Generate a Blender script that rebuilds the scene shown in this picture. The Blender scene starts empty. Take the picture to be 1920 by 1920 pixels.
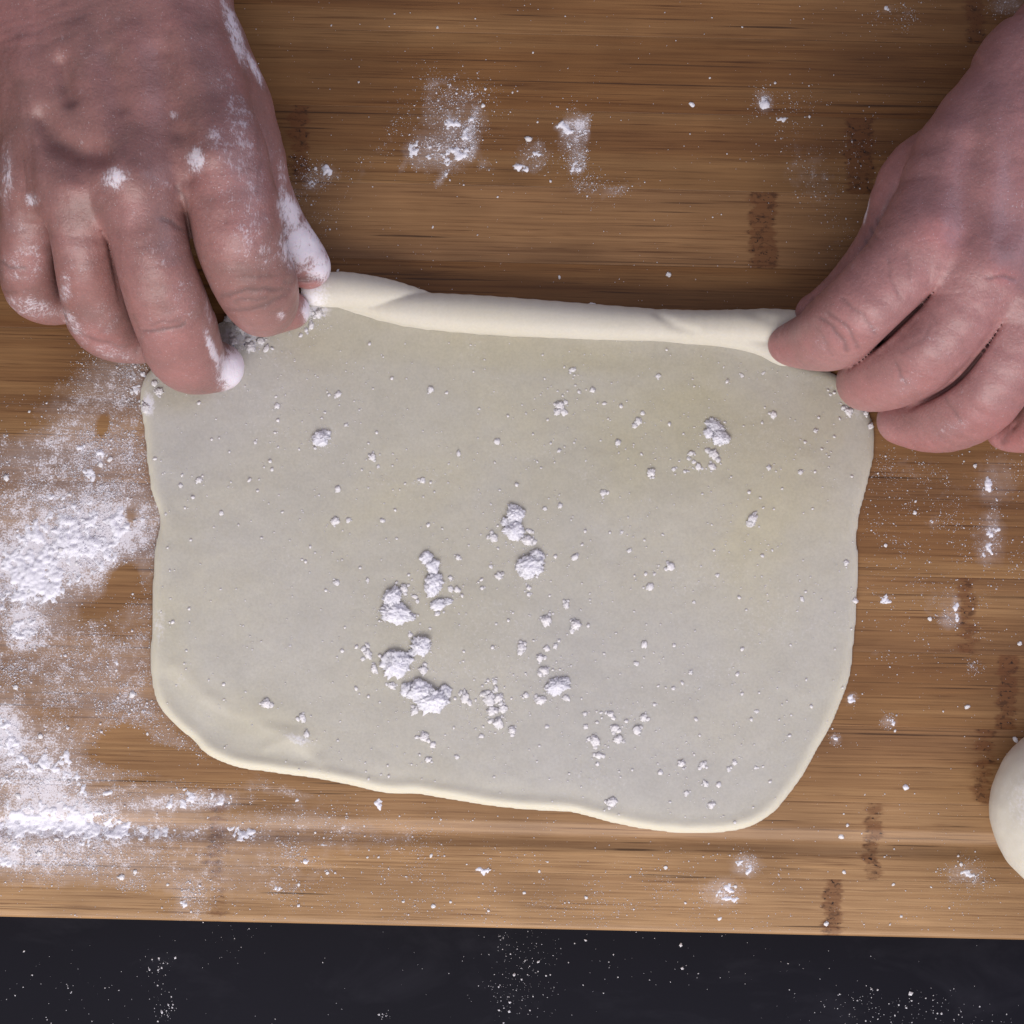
import bpy, math, random
import numpy as np
from mathutils import Vector

# ------------------------------------------------------------------ camera, light, exposure
S = 0.15e-3            # metres per photo pixel on the board's top surface (z = 0)
H = 0.55               # camera height above the board, metres
sc = bpy.context.scene
C = sc.collection

cam = bpy.data.cameras.new("camera")
cam.sensor_width = 36.0
cam.lens = 36.0 * H / (1920 * S)
cam.clip_start = 0.01
cam.clip_end = 20
camo = bpy.data.objects.new("camera", cam)
C.objects.link(camo)
camo.location = (0, 0, H)
sc.camera = camo
cam.dof.use_dof = False

world = bpy.data.worlds.new("World")
sc.world = world
world.use_nodes = True
wb = world.node_tree.nodes["Background"]
wb.inputs[0].default_value = (0.86, 0.83, 0.96, 1)
wb.inputs[1].default_value = 0.33


def area(name, loc, target, sx, sy, power, col):
    l = bpy.data.lights.new(name, 'AREA')
    l.shape = 'RECTANGLE'
    l.size = sx
    l.size_y = sy
    l.energy = power
    l.color = col
    o = bpy.data.objects.new(name, l)
    C.objects.link(o)
    o.location = loc
    d = Vector(target) - Vector(loc)
    o.rotation_euler = d.to_track_quat('-Z', 'Y').to_euler()
    return o


area("window_light", (-0.10, -0.68, 0.50), (0, 0.0, 0), 0.95, 0.55, 8.0, (1.0, 0.965, 0.93))
area("side_window_light", (0.75, 0.25, 0.50), (0.05, 0.0, 0), 0.4, 0.5, 1.8, (0.78, 0.79, 1.0))

sc.view_settings.view_transform = 'Standard'
sc.view_settings.look = 'None'
sc.view_settings.exposure = 0.22
sc.view_settings.gamma = 1.0
sc.cycles.max_bounces = 6
sc.cycles.use_denoising = True

rng = np.random.default_rng(7)


# ------------------------------------------------------------------ helpers
def P(px, py, z=0.0):
    """world point (m) at height z (m) that the photo shows at pixel px, py"""
    k = S * (1 - z / H)
    return np.array([(px - 960) * k, -(py - 960) * k, z])


def to_px(co):
    k = S * (1 - co[:, 2] / H)
    return 960 + co[:, 0] / k, 960 - co[:, 1] / k


def make_mesh(name, verts, faces, smooth=True, attrs=None):
    """verts (n,3), faces (m,k) all with k corners"""
    verts = np.ascontiguousarray(verts, dtype=np.float32)
    faces = np.ascontiguousarray(faces, dtype=np.int32)
    me = bpy.data.meshes.new(name)
    m, k = faces.shape
    me.vertices.add(len(verts))
    me.vertices.foreach_set("co", verts.ravel())
    me.loops.add(m * k)
    me.loops.foreach_set("vertex_index", faces.ravel())
    me.polygons.add(m)
    me.polygons.foreach_set("loop_start", np.arange(0, m * k, k, dtype=np.int32))
    me.polygons.foreach_set("use_smooth", np.full(m, smooth) if isinstance(smooth, bool) else smooth)
    for a, v in (attrs or {}).items():
        at = me.attributes.new(a, 'FLOAT', 'POINT')
        at.data.foreach_set("value", np.ascontiguousarray(v, dtype=np.float32))
    me.update(calc_edges=True)
    me.validate()
    return me


def link(name, me, mat=None, parent=None, **props):
    o = bpy.data.objects.new(name, me)
    C.objects.link(o)
    if mat is not None:
        me.materials.append(mat)
    if parent is not None:
        o.parent = parent
    for k, v in props.items():
        o[k] = v
    return o


def hash3(ix, iy, iz, seed):
    h = (ix.astype(np.int64) * 73856093) ^ (iy.astype(np.int64) * 19349663) ^ (iz.astype(np.int64) * 83492791) ^ (seed * 2654435761)
    h = (h ^ (h >> 13)) * 1274126177
    h = (h ^ (h >> 16)) & 0xFFFFFF
    return h / float(0xFFFFFF)


def vnoise(x, y, z, seed=0):
    ix, iy, iz = np.floor(x), np.floor(y), np.floor(z)
    fx, fy, fz = x - ix, y - iy, z - iz
    ix, iy, iz = ix.astype(np.int64), iy.astype(np.int64), iz.astype(np.int64)
    fx = fx * fx * (3 - 2 * fx); fy = fy * fy * (3 - 2 * fy); fz = fz * fz * (3 - 2 * fz)
    r = 0
    for a in (0, 1):
        for b in (0, 1):
            for c in (0, 1):
                w = (fx if a else 1 - fx) * (fy if b else 1 - fy) * (fz if c else 1 - fz)
                r = r + w * hash3(ix + a, iy + b, iz + c, seed)
    return r


def fbm(x, y, z, seed=0, octs=4, gain=0.5):
    r, a, t = 0, 1.0, 0
    for i in range(octs):
        r = r + a * vnoise(x * 2 ** i + 17.3 * i, y * 2 ** i + 5.1 * i, z * 2 ** i, seed + i)
        t += a
        a *= gain
    return r / t


def blob(px, py, b):
    """gaussian-ish blob (cx, cy, rx, ry, angle_deg, weight) evaluated at px, py"""
    cx, cy, rx, ry, an, w = b
    c, s = math.cos(math.radians(an)), math.sin(math.radians(an))
    dx, dy = px - cx, py - cy
    u = (dx * c + dy * s) / rx
    v = (-dx * s + dy * c) / ry
    return w * np.exp(-(u * u + v * v) ** 1.3)


def seg_dist(px, py, poly):
    """distance in px to a polyline"""
    d = np.full(px.shape, 1e9)
    for (x0, y0), (x1, y1) in zip(poly[:-1], poly[1:]):
        bx, by = x1 - x0, y1 - y0
        t = np.clip(((px - x0) * bx + (py - y0) * by) / (bx * bx + by * by + 1e-9), 0, 1)
        d = np.minimum(d, np.hypot(px - x0 - t * bx, py - y0 - t * by))
    return d


def poly_sd(px, py, pts):
    d = np.full(px.shape, 1e9)
    ins = np.zeros(px.shape, bool)
    N = len(pts)
    for i in range(N):
        x0, y0 = pts[i]; x1, y1 = pts[(i + 1) % N]
        bx, by = x1 - x0, y1 - y0
        t = np.clip(((px - x0) * bx + (py - y0) * by) / (bx * bx + by * by + 1e-9), 0, 1)
        d = np.minimum(d, np.hypot(px - x0 - t * bx, py - y0 - t * by))
        c = ((y0 > py) != (y1 > py))
        xi = x0 + (py - y0) / (by if abs(by) > 1e-9 else 1e-9) * bx
        ins ^= c & (px < xi)
    return np.where(ins, -d, d)


def surface_nets(f, org, h):
    """f: 3-D array of signed distances (negative inside); h: spacing (3,)"""
    ins = f < 0
    nx, ny, nz = f.shape
    cnt = np.zeros((nx - 1, ny - 1, nz - 1), np.int8)
    for a in (0, 1):
        for b in (0, 1):
            for c in (0, 1):
                cnt += ins[a:nx - 1 + a, b:ny - 1 + b, c:nz - 1 + c]
    act = (cnt > 0) & (cnt < 8)
    idx = np.full(act.shape, -1, np.int32)
    cells = np.argwhere(act)
    idx[act] = np.arange(len(cells))
    acc = np.zeros((len(cells), 3)); n = np.zeros(len(cells))
    cx, cy, cz = cells.T
    corners = [(a, b, c) for a in (0, 1) for b in (0, 1) for c in (0, 1)]
    for i, p in enumerate(corners):
        for q in corners[i + 1:]:
            if sum(abs(p[k] - q[k]) for k in range(3)) != 1:
                continue
            fp = f[cx + p[0], cy + p[1], cz + p[2]]
            fq = f[cx + q[0], cy + q[1], cz + q[2]]
            m = (fp < 0) != (fq < 0)
            t = np.where(m, fp / np.where(m, fp - fq, 1), 0)
            for k in range(3):
                acc[:, k] += np.where(m, p[k] + t * (q[k] - p[k]), 0)
            n += m
    v = (cells + acc / n[:, None]) * np.array(h) + np.array(org)
    faces = []
    for ax in range(3):
        o1, o2 = [(1, 2), (2, 0), (0, 1)][ax]
        sl0 = [slice(None)] * 3; sl1 = [slice(None)] * 3
        sl0[ax] = slice(0, -1); sl1[ax] = slice(1, None)
        a = ins[tuple(sl0)]; b = ins[tuple(sl1)]
        e = np.argwhere(a != b)
        e = e[(e[:, o1] > 0) & (e[:, o2] > 0) & (e[:, o1] < f.shape[o1] - 1) & (e[:, o2] < f.shape[o2] - 1)]
        q = []
        for d1, d2 in ((-1, -1), (0, -1), (0, 0), (-1, 0)):
            c = e.copy()
            c[:, o1] += d1; c[:, o2] += d2
            q.append(idx[c[:, 0], c[:, 1], c[:, 2]])
        q = np.stack(q, 1)
        fl = ~a[e[:, 0], e[:, 1], e[:, 2]]
        q[fl] = q[fl][:, ::-1]
        faces.append(q)
    return v, np.concatenate(faces)


def smin(a, b, k):
    h = np.maximum(k - np.abs(a - b), 0) / k
    return np.minimum(a, b) - h * h * k * 0.25


def vert_normals(v, f):
    n = np.zeros_like(v)
    fn = np.cross(v[f[:, 2]] - v[f[:, 0]], v[f[:, 3]] - v[f[:, 1]])
    for k in range(4):
        for c in range(3):
            n[:, c] += np.bincount(f[:, k], fn[:, c], len(v))
    return n / (np.linalg.norm(n, axis=1)[:, None] + 1e-12)


# ------------------------------------------------------------------ materials
class Mat:
    def __init__(self, name):
        self.m = bpy.data.materials.new(name)
        self.m.use_nodes = True
        self.t = self.m.node_tree
        self.b = self.t.nodes["Principled BSDF"]

    def n(self, kind, **kw):
        nd = self.t.nodes.new(kind)
        for k, v in kw.items():
            setattr(nd, k, v)
        return nd

    def l(self, a, b):
        self.t.links.new(a, b)

    def attr(self, name):
        return self.n('ShaderNodeAttribute', attribute_name=name).outputs['Fac']

    def coord(self, scale=(1, 1, 1), kind='Object', rot=(0, 0, 0)):
        tc = self.n('ShaderNodeTexCoord')
        mp = self.n('ShaderNodeMapping')
        mp.inputs['Scale'].default_value = scale
        mp.inputs['Rotation'].default_value = rot
        self.l(tc.outputs[kind], mp.inputs['Vector'])
        return mp.outputs['Vector']

    def noise(self, vec, scale, detail=4, rough=0.5, dist=0.0):
        nd = self.n('ShaderNodeTexNoise')
        nd.inputs['Scale'].default_value = scale
        nd.inputs['Detail'].default_value = detail
        nd.inputs['Roughness'].default_value = rough
        nd.inputs['Distortion'].default_value = dist
        self.l(vec, nd.inputs['Vector'])
        return nd.outputs['Fac']

    def math(self, op, a, b=None, c=None, clamp=False):
        nd = self.n('ShaderNodeMath', operation=op, use_clamp=clamp)
        for i, x in enumerate((a, b, c)):
            if x is None:
                continue
            if isinstance(x, (int, float)):
                nd.inputs[i].default_value = x
            else:
                self.l(x, nd.inputs[i])
        return nd.outputs[0]

    def ramp(self, fac, stops):
        nd = self.n('ShaderNodeValToRGB')
        cr = nd.color_ramp
        while len(cr.elements) < len(stops):
            cr.elements.new(0.5)
        for e, (p, c) in zip(cr.elements, stops):
            e.position = p
            e.color = (*c, 1) if len(c) == 3 else c
        self.l(fac, nd.inputs[0])
        return nd.outputs[0]

    def mix(self, fac, a, b, mode='MIX'):
        nd = self.n('ShaderNodeMix', data_type='RGBA', blend_type=mode)
        for i, x in ((0, fac), (6, a), (7, b)):
            if isinstance(x, (int, float)):
                nd.inputs[i].default_value = x
            elif isinstance(x, tuple):
                nd.inputs[i].default_value = (*x, 1)
            else:
                self.l(x, nd.inputs[i])
        return nd.outputs[2]

    def bump(self, h, strength, dist, prev=None):
        nd = self.n('ShaderNodeBump')
        nd.inputs['Strength'].default_value = strength
        nd.inputs['Distance'].default_value = dist
        self.l(h, nd.inputs['Height'])
        if prev is not None:
            self.l(prev, nd.inputs['Normal'])
        return nd.outputs[0]

    def set(self, **kw):
        names = dict(color='Base Color', rough='Roughness', normal='Normal', sss='Subsurface Weight',
                     spec='Specular IOR Level', sheen='Sheen Weight', coat='Coat Weight')
        for k, v in kw.items():
            inp = self.b.inputs[names[k]]
            if isinstance(v, (int, float)):
                inp.default_value = v
            elif isinstance(v, tuple):
                inp.default_value = (*v, 1)
            else:
                self.l(v, inp)
        return self


FLOUR = (0.83, 0.81, 0.88)


def bamboo_material():
    m = Mat("bamboo")
    oi = m.n('ShaderNodeObjectInfo')
    off = m.n('ShaderNodeCombineXYZ')
    m.l(m.math('MULTIPLY', oi.outputs['Random'], 3.0), off.inputs[0])
    m.l(m.math('MULTIPLY', oi.outputs['Random'], 7.0), off.inputs[1])

    def stretched(sx, sy):
        tc = m.n('ShaderNodeTexCoord')
        ad = m.n('ShaderNodeVectorMath', operation='ADD')
        m.l(tc.outputs['Object'], ad.inputs[0]); m.l(off.outputs[0], ad.inputs[1])
        mu = m.n('ShaderNodeVectorMath', operation='MULTIPLY')
        m.l(ad.outputs[0], mu.inputs[0]); mu.inputs[1].default_value = (sx, sy, 0)
        return mu.outputs[0]
    fine = m.noise(stretched(30, 1700), 1.0, 3, 0.7, 0.0)
    lines = m.noise(stretched(3.5, 900), 1.0, 0, 0.4, 0.0)
    dashes = m.noise(stretched(26, 1150), 1.0, 0, 0.4, 0.0)
    gate = m.noise(stretched(22, 170), 1.0, 3, 0.6)
    mid = m.noise(stretched(9, 800), 1.0, 4, 0.7)
    broad = m.noise(stretched(3, 75), 1.0, 3, 0.5)
    cloud = m.noise(stretched(28, 50), 1.0, 3, 0.5)
    tone = m.attr('tone')
    base = m.ramp(broad, [(0.34, (0.142, 0.058, 0.0175)), (0.5, (0.196, 0.091, 0.0300)), (0.66, (0.262, 0.140, 0.055))])
    base = m.mix(m.math('MULTIPLY', tone, 1.0, clamp=True), base, (0.435, 0.275, 0.145))
    base = m.mix(0.75, base, m.ramp(mid, [(0.32, (0.78, 0.71, 0.65)), (0.68, (1.15, 1.16, 1.17))]), 'MULTIPLY')
    base = m.mix(0.65, base, m.ramp(cloud, [(0.3, (0.68, 0.63, 0.58)), (0.7, (1.18, 1.18, 1.18))]), 'MULTIPLY')
    fib = m.ramp(fine, [(0.30, (0.34, 0.25, 0.20)), (0.42, (0.84, 0.80, 0.77)), (0.50, (1.0, 1.0, 1.0)), (0.70, (1.22, 1.20, 1.16))])
    base = m.mix(m.math('MULTIPLY_ADD', m.math('SUBTRACT', gate, 0.32), 2.6, 0.25, clamp=True), base, fib, 'MULTIPLY')
    lk = m.math('MULTIPLY', m.math('SUBTRACT', 0.27, lines), 16, clamp=True)
    lk = m.math('MULTIPLY', lk, m.math('MULTIPLY', m.math('SUBTRACT', gate, 0.38), 6, clamp=True))
    dk = m.math('MULTIPLY', m.math('SUBTRACT', 0.26, dashes), 16, clamp=True)
    lk = m.math('MAXIMUM', lk, m.math('MULTIPLY', dk, m.math('MULTIPLY', m.math('SUBTRACT', 0.56, gate), 9, clamp=True)))
    base = m.mix(m.math('MULTIPLY', lk, 0.78), base, (0.032, 0.012, 0.005))
    rv = m.math('MULTIPLY_ADD', oi.outputs['Random'], 0.34, 0.84)
    base = m.mix(1.0, base, m.mix(0.0, m.ramp(rv, [(0.0, (0, 0, 0)), (1.0, (1, 1, 1))]), (0, 0, 0)), 'MULTIPLY')
    # nodes of the bamboo culm: reddish bands with dark pits
    nd = m.attr('node')
    sp = m.noise(stretched(330, 520), 1.0, 3, 0.7, 0.3)
    sp2 = m.noise(stretched(700, 900), 1.0, 2, 0.6)
    ragg = m.noise(stretched(120, 500), 1.0, 3, 0.6)
    ndn = m.math('MULTIPLY', m.math('SUBTRACT', nd, m.math('MULTIPLY_ADD', m.math('SUBTRACT', ragg, 0.5), 2.4, 0.42)), 2.6, clamp=True)
    ndn = m.math('MULTIPLY', ndn, m.math('MULTIPLY', nd, 1.6, clamp=True))
    base = m.mix(m.math('MULTIPLY', ndn, 0.62, clamp=True), base, (0.125, 0.040, 0.012))
    k = m.math('MULTIPLY', ndn, m.math('MULTIPLY', m.math('SUBTRACT', 0.485, sp), 9.0, clamp=True), clamp=True)
    base = m.mix(m.math('MULTIPLY', k, 0.60), base, (0.040, 0.015, 0.006))
    k = m.math('MULTIPLY', ndn, m.math('MULTIPLY', m.math('SUBTRACT', 0.40, sp2), 12.0, clamp=True), clamp=True)
    base = m.mix(k, base, (0.020, 0.008, 0.004))
    # thin flour film rubbed into the grain
    fl = m.attr('film')
    g = m.noise(m.coord(), 1900, 3, 0.75)
    g2 = m.noise(m.coord(), 330, 3, 0.6)
    g3 = m.noise(m.coord(), 90, 3, 0.6)
    gg = m.math('ADD', m.math('MULTIPLY', g, 1.15), m.math('ADD', m.math('MULTIPLY', g2, 0.75), m.math('MULTIPLY', g3, 0.55)))
    gg = m.math('SUBTRACT', m.math('MULTIPLY', gg, 1.35), 1.12)           # about 0.55 on average, wide spread
    ff = m.math('MULTIPLY', m.math('SUBTRACT', m.math('MULTIPLY_ADD', fl, 0.85, 0.07), gg), 3.2, clamp=True)
    ff = m.math('MULTIPLY', ff, m.math('MULTIPLY', fl, 3.0, clamp=True))
    soft = m.math('MULTIPLY', m.math('SUBTRACT', m.math('MULTIPLY', fl, 1.0), m.math('MULTIPLY', g2, 0.4)), 0.42, clamp=True)
    film = m.math('MAXIMUM', m.math('MULTIPLY', ff, 0.78), soft)
    col = m.mix(film, base, FLOUR)
    n1 = m.bump(fine, 0.25, 0.0002)
    n1 = m.bump(g, 0.15, 0.0002, n1)
    m.set(color=col, rough=m.math('MULTIPLY_ADD', film, 0.4, 0.44), normal=n1, spec=0.35)
    return m.m


def flour_material(col=FLOUR, name="flour"):
    m = Mat(name)
    g = m.noise(m.coord(), 3500, 3, 0.7)
    g2 = m.noise(m.coord(), 700, 3, 0.6)
    c = m.mix(g2, tuple(x * 0.93 for x in col), col)
    n = m.bump(g, 0.5, 0.00025)
    n = m.bump(g2, 0.4, 0.0004, n)
    m.set(color=c, rough=0.95, spec=0.1, sss=0.5, normal=n)
    m.b.inputs['Subsurface Radius'].default_value = (1, 1, 1)
    m.b.inputs['Subsurface Scale'].default_value = 0.0012
    return m.m


def dough_material(name, thin, thick):
    m = Mat(name)
    v = m.coord()
    e = m.attr('edge')
    w1 = m.noise(v, 22, 3, 0.55, 0.6)
    w2 = m.noise(v, 9, 2, 0.5, 0.3)
    g = m.noise(v, 1500, 3, 0.6)
    base = m.mix(m.ramp(w1, [(0.35, (0, 0, 0)), (0.68, (1, 1, 1))]), thin, tuple(a * b for a, b in zip(thin, (1.03, 1.00, 0.84))))
    base = m.mix(m.ramp(w2, [(0.35, (0, 0, 0)), (0.65, (1, 1, 1))]), base, tuple(a * b for a, b in zip(thin, (0.94, 0.95, 1.00))))
    w3 = m.noise(v, 60, 4, 0.6, 0.8)
    base = m.mix(0.30, base, m.ramp(w3, [(0.3, (0.86, 0.86, 0.84)), (0.7, (1.10, 1.10, 1.10))]), 'MULTIPLY')
    base = m.mix(m.math('MULTIPLY', m.attr('yellow'), 0.75), base, tuple(a * b for a, b in zip(thin, (0.89, 0.85, 0.62))))
    base = m.mix(0.14, base, m.ramp(g, [(0.3, (0.4, 0.4, 0.4)), (0.7, (1.3, 1.3, 1.3))]), 'MULTIPLY')
    base = m.mix(e, base, thick)
    dens = m.attr('film')
    fg = m.noise(v, 1100, 4, 0.7)
    ff = m.math('MULTIPLY', m.math('SUBTRACT', m.math('MULTIPLY', dens, 0.75), m.math('SUBTRACT', fg, 0.22)), 4.0, clamp=True)
    ff = m.math('MULTIPLY', ff, m.math('MULTIPLY', dens, 1.0, clamp=True))
    base = m.mix(ff, base, FLOUR)
    n = m.bump(w1, 0.12, 0.002)
    n = m.bump(g, 0.10, 0.00015, n)
    m.set(color=base, rough=0.55, spec=0.3, sss=0.35, normal=n)
    m.b.inputs['Subsurface Radius'].default_value = (1.0, 0.85, 0.55)
    m.b.inputs['Subsurface Scale'].default_value = 0.0025
    return m.m


def skin_material(name, base, brown, red):
    m = Mat(name)
    v = m.coord()
    n1 = m.noise(v, 55, 4, 0.6, 0.5)
    n2 = m.noise(v, 260, 4, 0.65, 0.2)
    fine = m.noise(v, 1300, 4, 0.7)
    col = m.mix(m.ramp(n1, [(0.30, (0, 0, 0)), (0.72, (1, 1, 1))]), base, brown)
    col = m.mix(m.math('MULTIPLY', m.attr('red'), 0.8), col, red)
    col = m.mix(0.42, col, m.ramp(n2, [(0.3, (0.78, 0.75, 0.75)), (0.7, (1.18, 1.18, 1.18))]), 'MULTIPLY')
    col = m.mix(0.34, col, m.ramp(fine, [(0.3, (0.6, 0.6, 0.6)), (0.7, (1.35, 1.35, 1.35))]), 'MULTIPLY')
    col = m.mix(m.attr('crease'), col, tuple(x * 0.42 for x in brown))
    # flour caught in the skin, plus a few painted highlights
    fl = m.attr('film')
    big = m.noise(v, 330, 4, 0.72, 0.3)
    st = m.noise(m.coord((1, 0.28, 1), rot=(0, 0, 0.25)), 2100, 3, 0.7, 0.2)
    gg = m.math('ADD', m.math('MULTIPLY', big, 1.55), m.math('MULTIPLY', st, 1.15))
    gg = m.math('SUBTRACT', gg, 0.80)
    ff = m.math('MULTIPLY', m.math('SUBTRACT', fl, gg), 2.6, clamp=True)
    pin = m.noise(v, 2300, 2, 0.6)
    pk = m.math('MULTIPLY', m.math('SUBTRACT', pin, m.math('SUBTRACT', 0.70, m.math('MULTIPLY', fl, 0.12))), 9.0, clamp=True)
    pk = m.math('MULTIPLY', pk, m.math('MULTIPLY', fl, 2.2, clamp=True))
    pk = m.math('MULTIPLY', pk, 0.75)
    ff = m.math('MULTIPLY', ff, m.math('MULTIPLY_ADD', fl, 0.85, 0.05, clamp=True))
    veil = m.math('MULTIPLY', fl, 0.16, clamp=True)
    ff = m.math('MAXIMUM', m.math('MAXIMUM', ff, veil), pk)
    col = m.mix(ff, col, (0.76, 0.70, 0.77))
    vo = m.n('ShaderNodeTexVoronoi', feature='DISTANCE_TO_EDGE')
    vo.inputs['Scale'].default_value = 950
    m.l(m.coord((1, 0.6, 1), rot=(0, 0, 0.3)), vo.inputs['Vector'])
    cr = m.ramp(vo.outputs['Distance'], [(0.0, (0, 0, 0)), (0.14, (1, 1, 1))])
    wr = m.noise(m.coord((0.45, 1, 1), rot=(0, 0, 0.12)), 1000, 3, 0.6, 0.4)
    nn = m.bump(wr, 0.30, 0.0003)
    nn = m.bump(n2, 0.22, 0.0005, nn)
    nn = m.bump(cr, 0.16, 0.00018, nn)
    nn = m.bump(fine, 0.25, 0.0002, nn)
    nn = m.bump(ff, 0.35, 0.0003, nn)
    m.set(color=col, rough=m.math('MULTIPLY_ADD', ff, 0.5, 0.39), spec=0.5, sss=0.16, normal=nn)
    m.b.inputs['Subsurface Radius'].default_value = (1.0, 0.35, 0.2)
    m.b.inputs['Subsurface Scale'].default_value = 0.003
    return m.m


def counter_material():
    m = Mat("counter_slate")
    v = m.coord()
    n1 = m.noise(v, 14, 4, 0.6)
    sm = m.noise(m.coord((1, 2.0, 1)), 26, 5, 0.65, 0.6)
    g = m.noise(v, 2600, 3, 0.7)
    col = m.ramp(n1, [(0.3, (0.0036, 0.0033, 0.0075)), (0.7, (0.0050, 0.0046, 0.0098))])
    haze = m.math('MULTIPLY', m.math('SUBTRACT', sm, 0.54), 0.10, clamp=True)
    col = m.mix(haze, col, (0.35, 0.34, 0.42))
    dots = m.math('MULTIPLY', m.math('SUBTRACT', g, 0.69), 5.0, clamp=True)
    col = m.mix(m.math('MULTIPLY', dots, 0.12), col, (0.4, 0.39, 0.45))
    m.set(color=col, rough=0.6, spec=0.12, normal=m.bump(g, 0.08, 0.0001))
    return m.m


BAMBOO = bamboo_material()
FLOURM = flour_material()
CRUMBM = flour_material((0.84, 0.80, 0.82), "flour_crumb")
SHEET = dough_material("dough_thin", (0.508, 0.480, 0.428), (0.66, 0.615, 0.50))
ROLL = dough_material("dough_thick", (0.600, 0.560, 0.485), (0.63, 0.59, 0.515))
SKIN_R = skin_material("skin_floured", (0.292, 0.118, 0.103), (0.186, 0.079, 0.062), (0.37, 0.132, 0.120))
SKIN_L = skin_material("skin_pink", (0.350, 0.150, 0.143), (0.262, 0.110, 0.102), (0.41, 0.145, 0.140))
COUNTER = counter_material()

# ------------------------------------------------------------------ flour density over the picture (photo pixels)
D_HEAP = [  # real heaps of flour, with height
    (150, 1015, 150, 62, -18, 1.0), (60, 1085, 80, 55, -20, 0.85), (235, 985, 70, 38, -20, 0.75),
    (45, 1150, 38, 60, 20, 0.75), (-60, 1090, 110, 90, 0, 0.9), (40, 1190, 30, 18, 0, 0.6),
    (75, 1553, 190, 19, 1.3, 1.05), (255, 1562, 130, 16, 1.5, 0.85), (385, 1553, 70, 7, 1, 0.55), (470, 1568, 50, 12, 2, 0.62),
    (60, 1540, 150, 22, 1, 0.7), (-150, 1545, 160, 30, 1, 1.0),
    (320, 1508, 120, 14, -2, 0.58), (395, 1500, 45, 14, 6, 0.52), (110, 1475, 50, 38, -30, 0.50), (120, 1520, 90, 22, 0, 0.6), (15, 1390, 28, 50, 0, 0.52),
    (5, 1600, 90, 30, 0, 0.5), (262, 720, 30, 26, 50, 0.5), (270, 765, 18, 20, 0, 0.55),
    (845, 240, 26, 12, 45, 0.62), (875, 250, 9, 32, 8, 0.5), (862, 283, 30, 12, 25, 0.55), (1072, 232, 30, 12, -12, 0.52),
    (1062, 245, 22, 12, 30, 0.45), (775, 280, 16, 24, 30, 0.42), (820, 290, 40, 22, -10, 0.45),
    (615, 322, 20, 13, 0, 0.62), (583, 343, 10, 11, 0, 0.6), (566, 312, 7, 6, 0, 0.6),
    (1434, 190, 11, 19, -10, 0.75), (1467, 223, 15, 7, 0, 0.7), (1298, 194, 8, 8, 0, 0.6), (970, 314, 12, 8, 20, 0.58), (1010, 285, 7, 10, 0, 0.5),
    (1080, 316, 14, 9, 0, 0.58),
    (1862, 990, 14, 22, 10, 0.6), (1852, 1035, 12, 22, 0, 0.55), (1854, 915, 8, 22, 0, 0.5), (1793, 1140, 7, 32, -3, 0.62), (1780, 1168, 16, 10, 30, 0.55),
    (1400, 1624, 22, 17, 0, 0.85), (1355, 1672, 26, 20, 20, 0.80), (1378, 1688, 10, 9, 0, 0.6), (1665, 1355, 13, 12, 0, 0.72), (1597, 1310, 9, 12, 0, 0.7), (1567, 1386, 11, 11, 0, 0.7),
    (903, 1632, 13, 10, 10, 0.72), (712, 1508, 11, 14, 0, 0.62), (1660, 1123, 14, 11, 0, 0.62), (1750, 980, 9, 14, 0, 0.6), (1700, 1477, 7, 7, 0, 0.7),
    (1412, 1722, 8, 8, 0, 0.62), (1350, 1722, 6, 8, 0, 0.6), (1314, 1722, 8, 10, 0, 0.62), (560, 1507, 14, 14, 30, 0.5), (1640, 1225, 12, 7, 0, 0.55), (1625, 1494, 7, 7, 0, 0.6),
    (1810, 1638, 26, 11, 10, 0.42), (385, 1638, 8, 8, 0, 0.55), (520, 1665, 9, 9, 0, 0.5), (540, 1605, 9, 8, 0, 0.55), (575, 1613, 7, 8, 0, 0.55), (345, 1690, 14, 18, 0, 0.5),
    (20, 740, 9, 5, 0, 0.5), (190, 852, 14, 12, 0, 0.5), (150, 870, 9, 12, 0, 0.5), (1700, 25, 8, 7, 20, 0.6), (1665, 15, 14, 8, 0, 0.35),
    (100, 1110, 14, 12, 0, 0.9), (70, 1120, 16, 10, 0, 0.9), (560, 1575, 26, 7, 2, 0.45), (610, 1582, 30, 6, 2, 0.42),
    (100, 930, 30, 12, 0, 0.45), (215, 1240, 10, 12, 0, 0.5), (62, 1255, 8, 8, 0, 0.5), (40, 1220, 10, 8, 0, 0.5),
]
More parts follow.
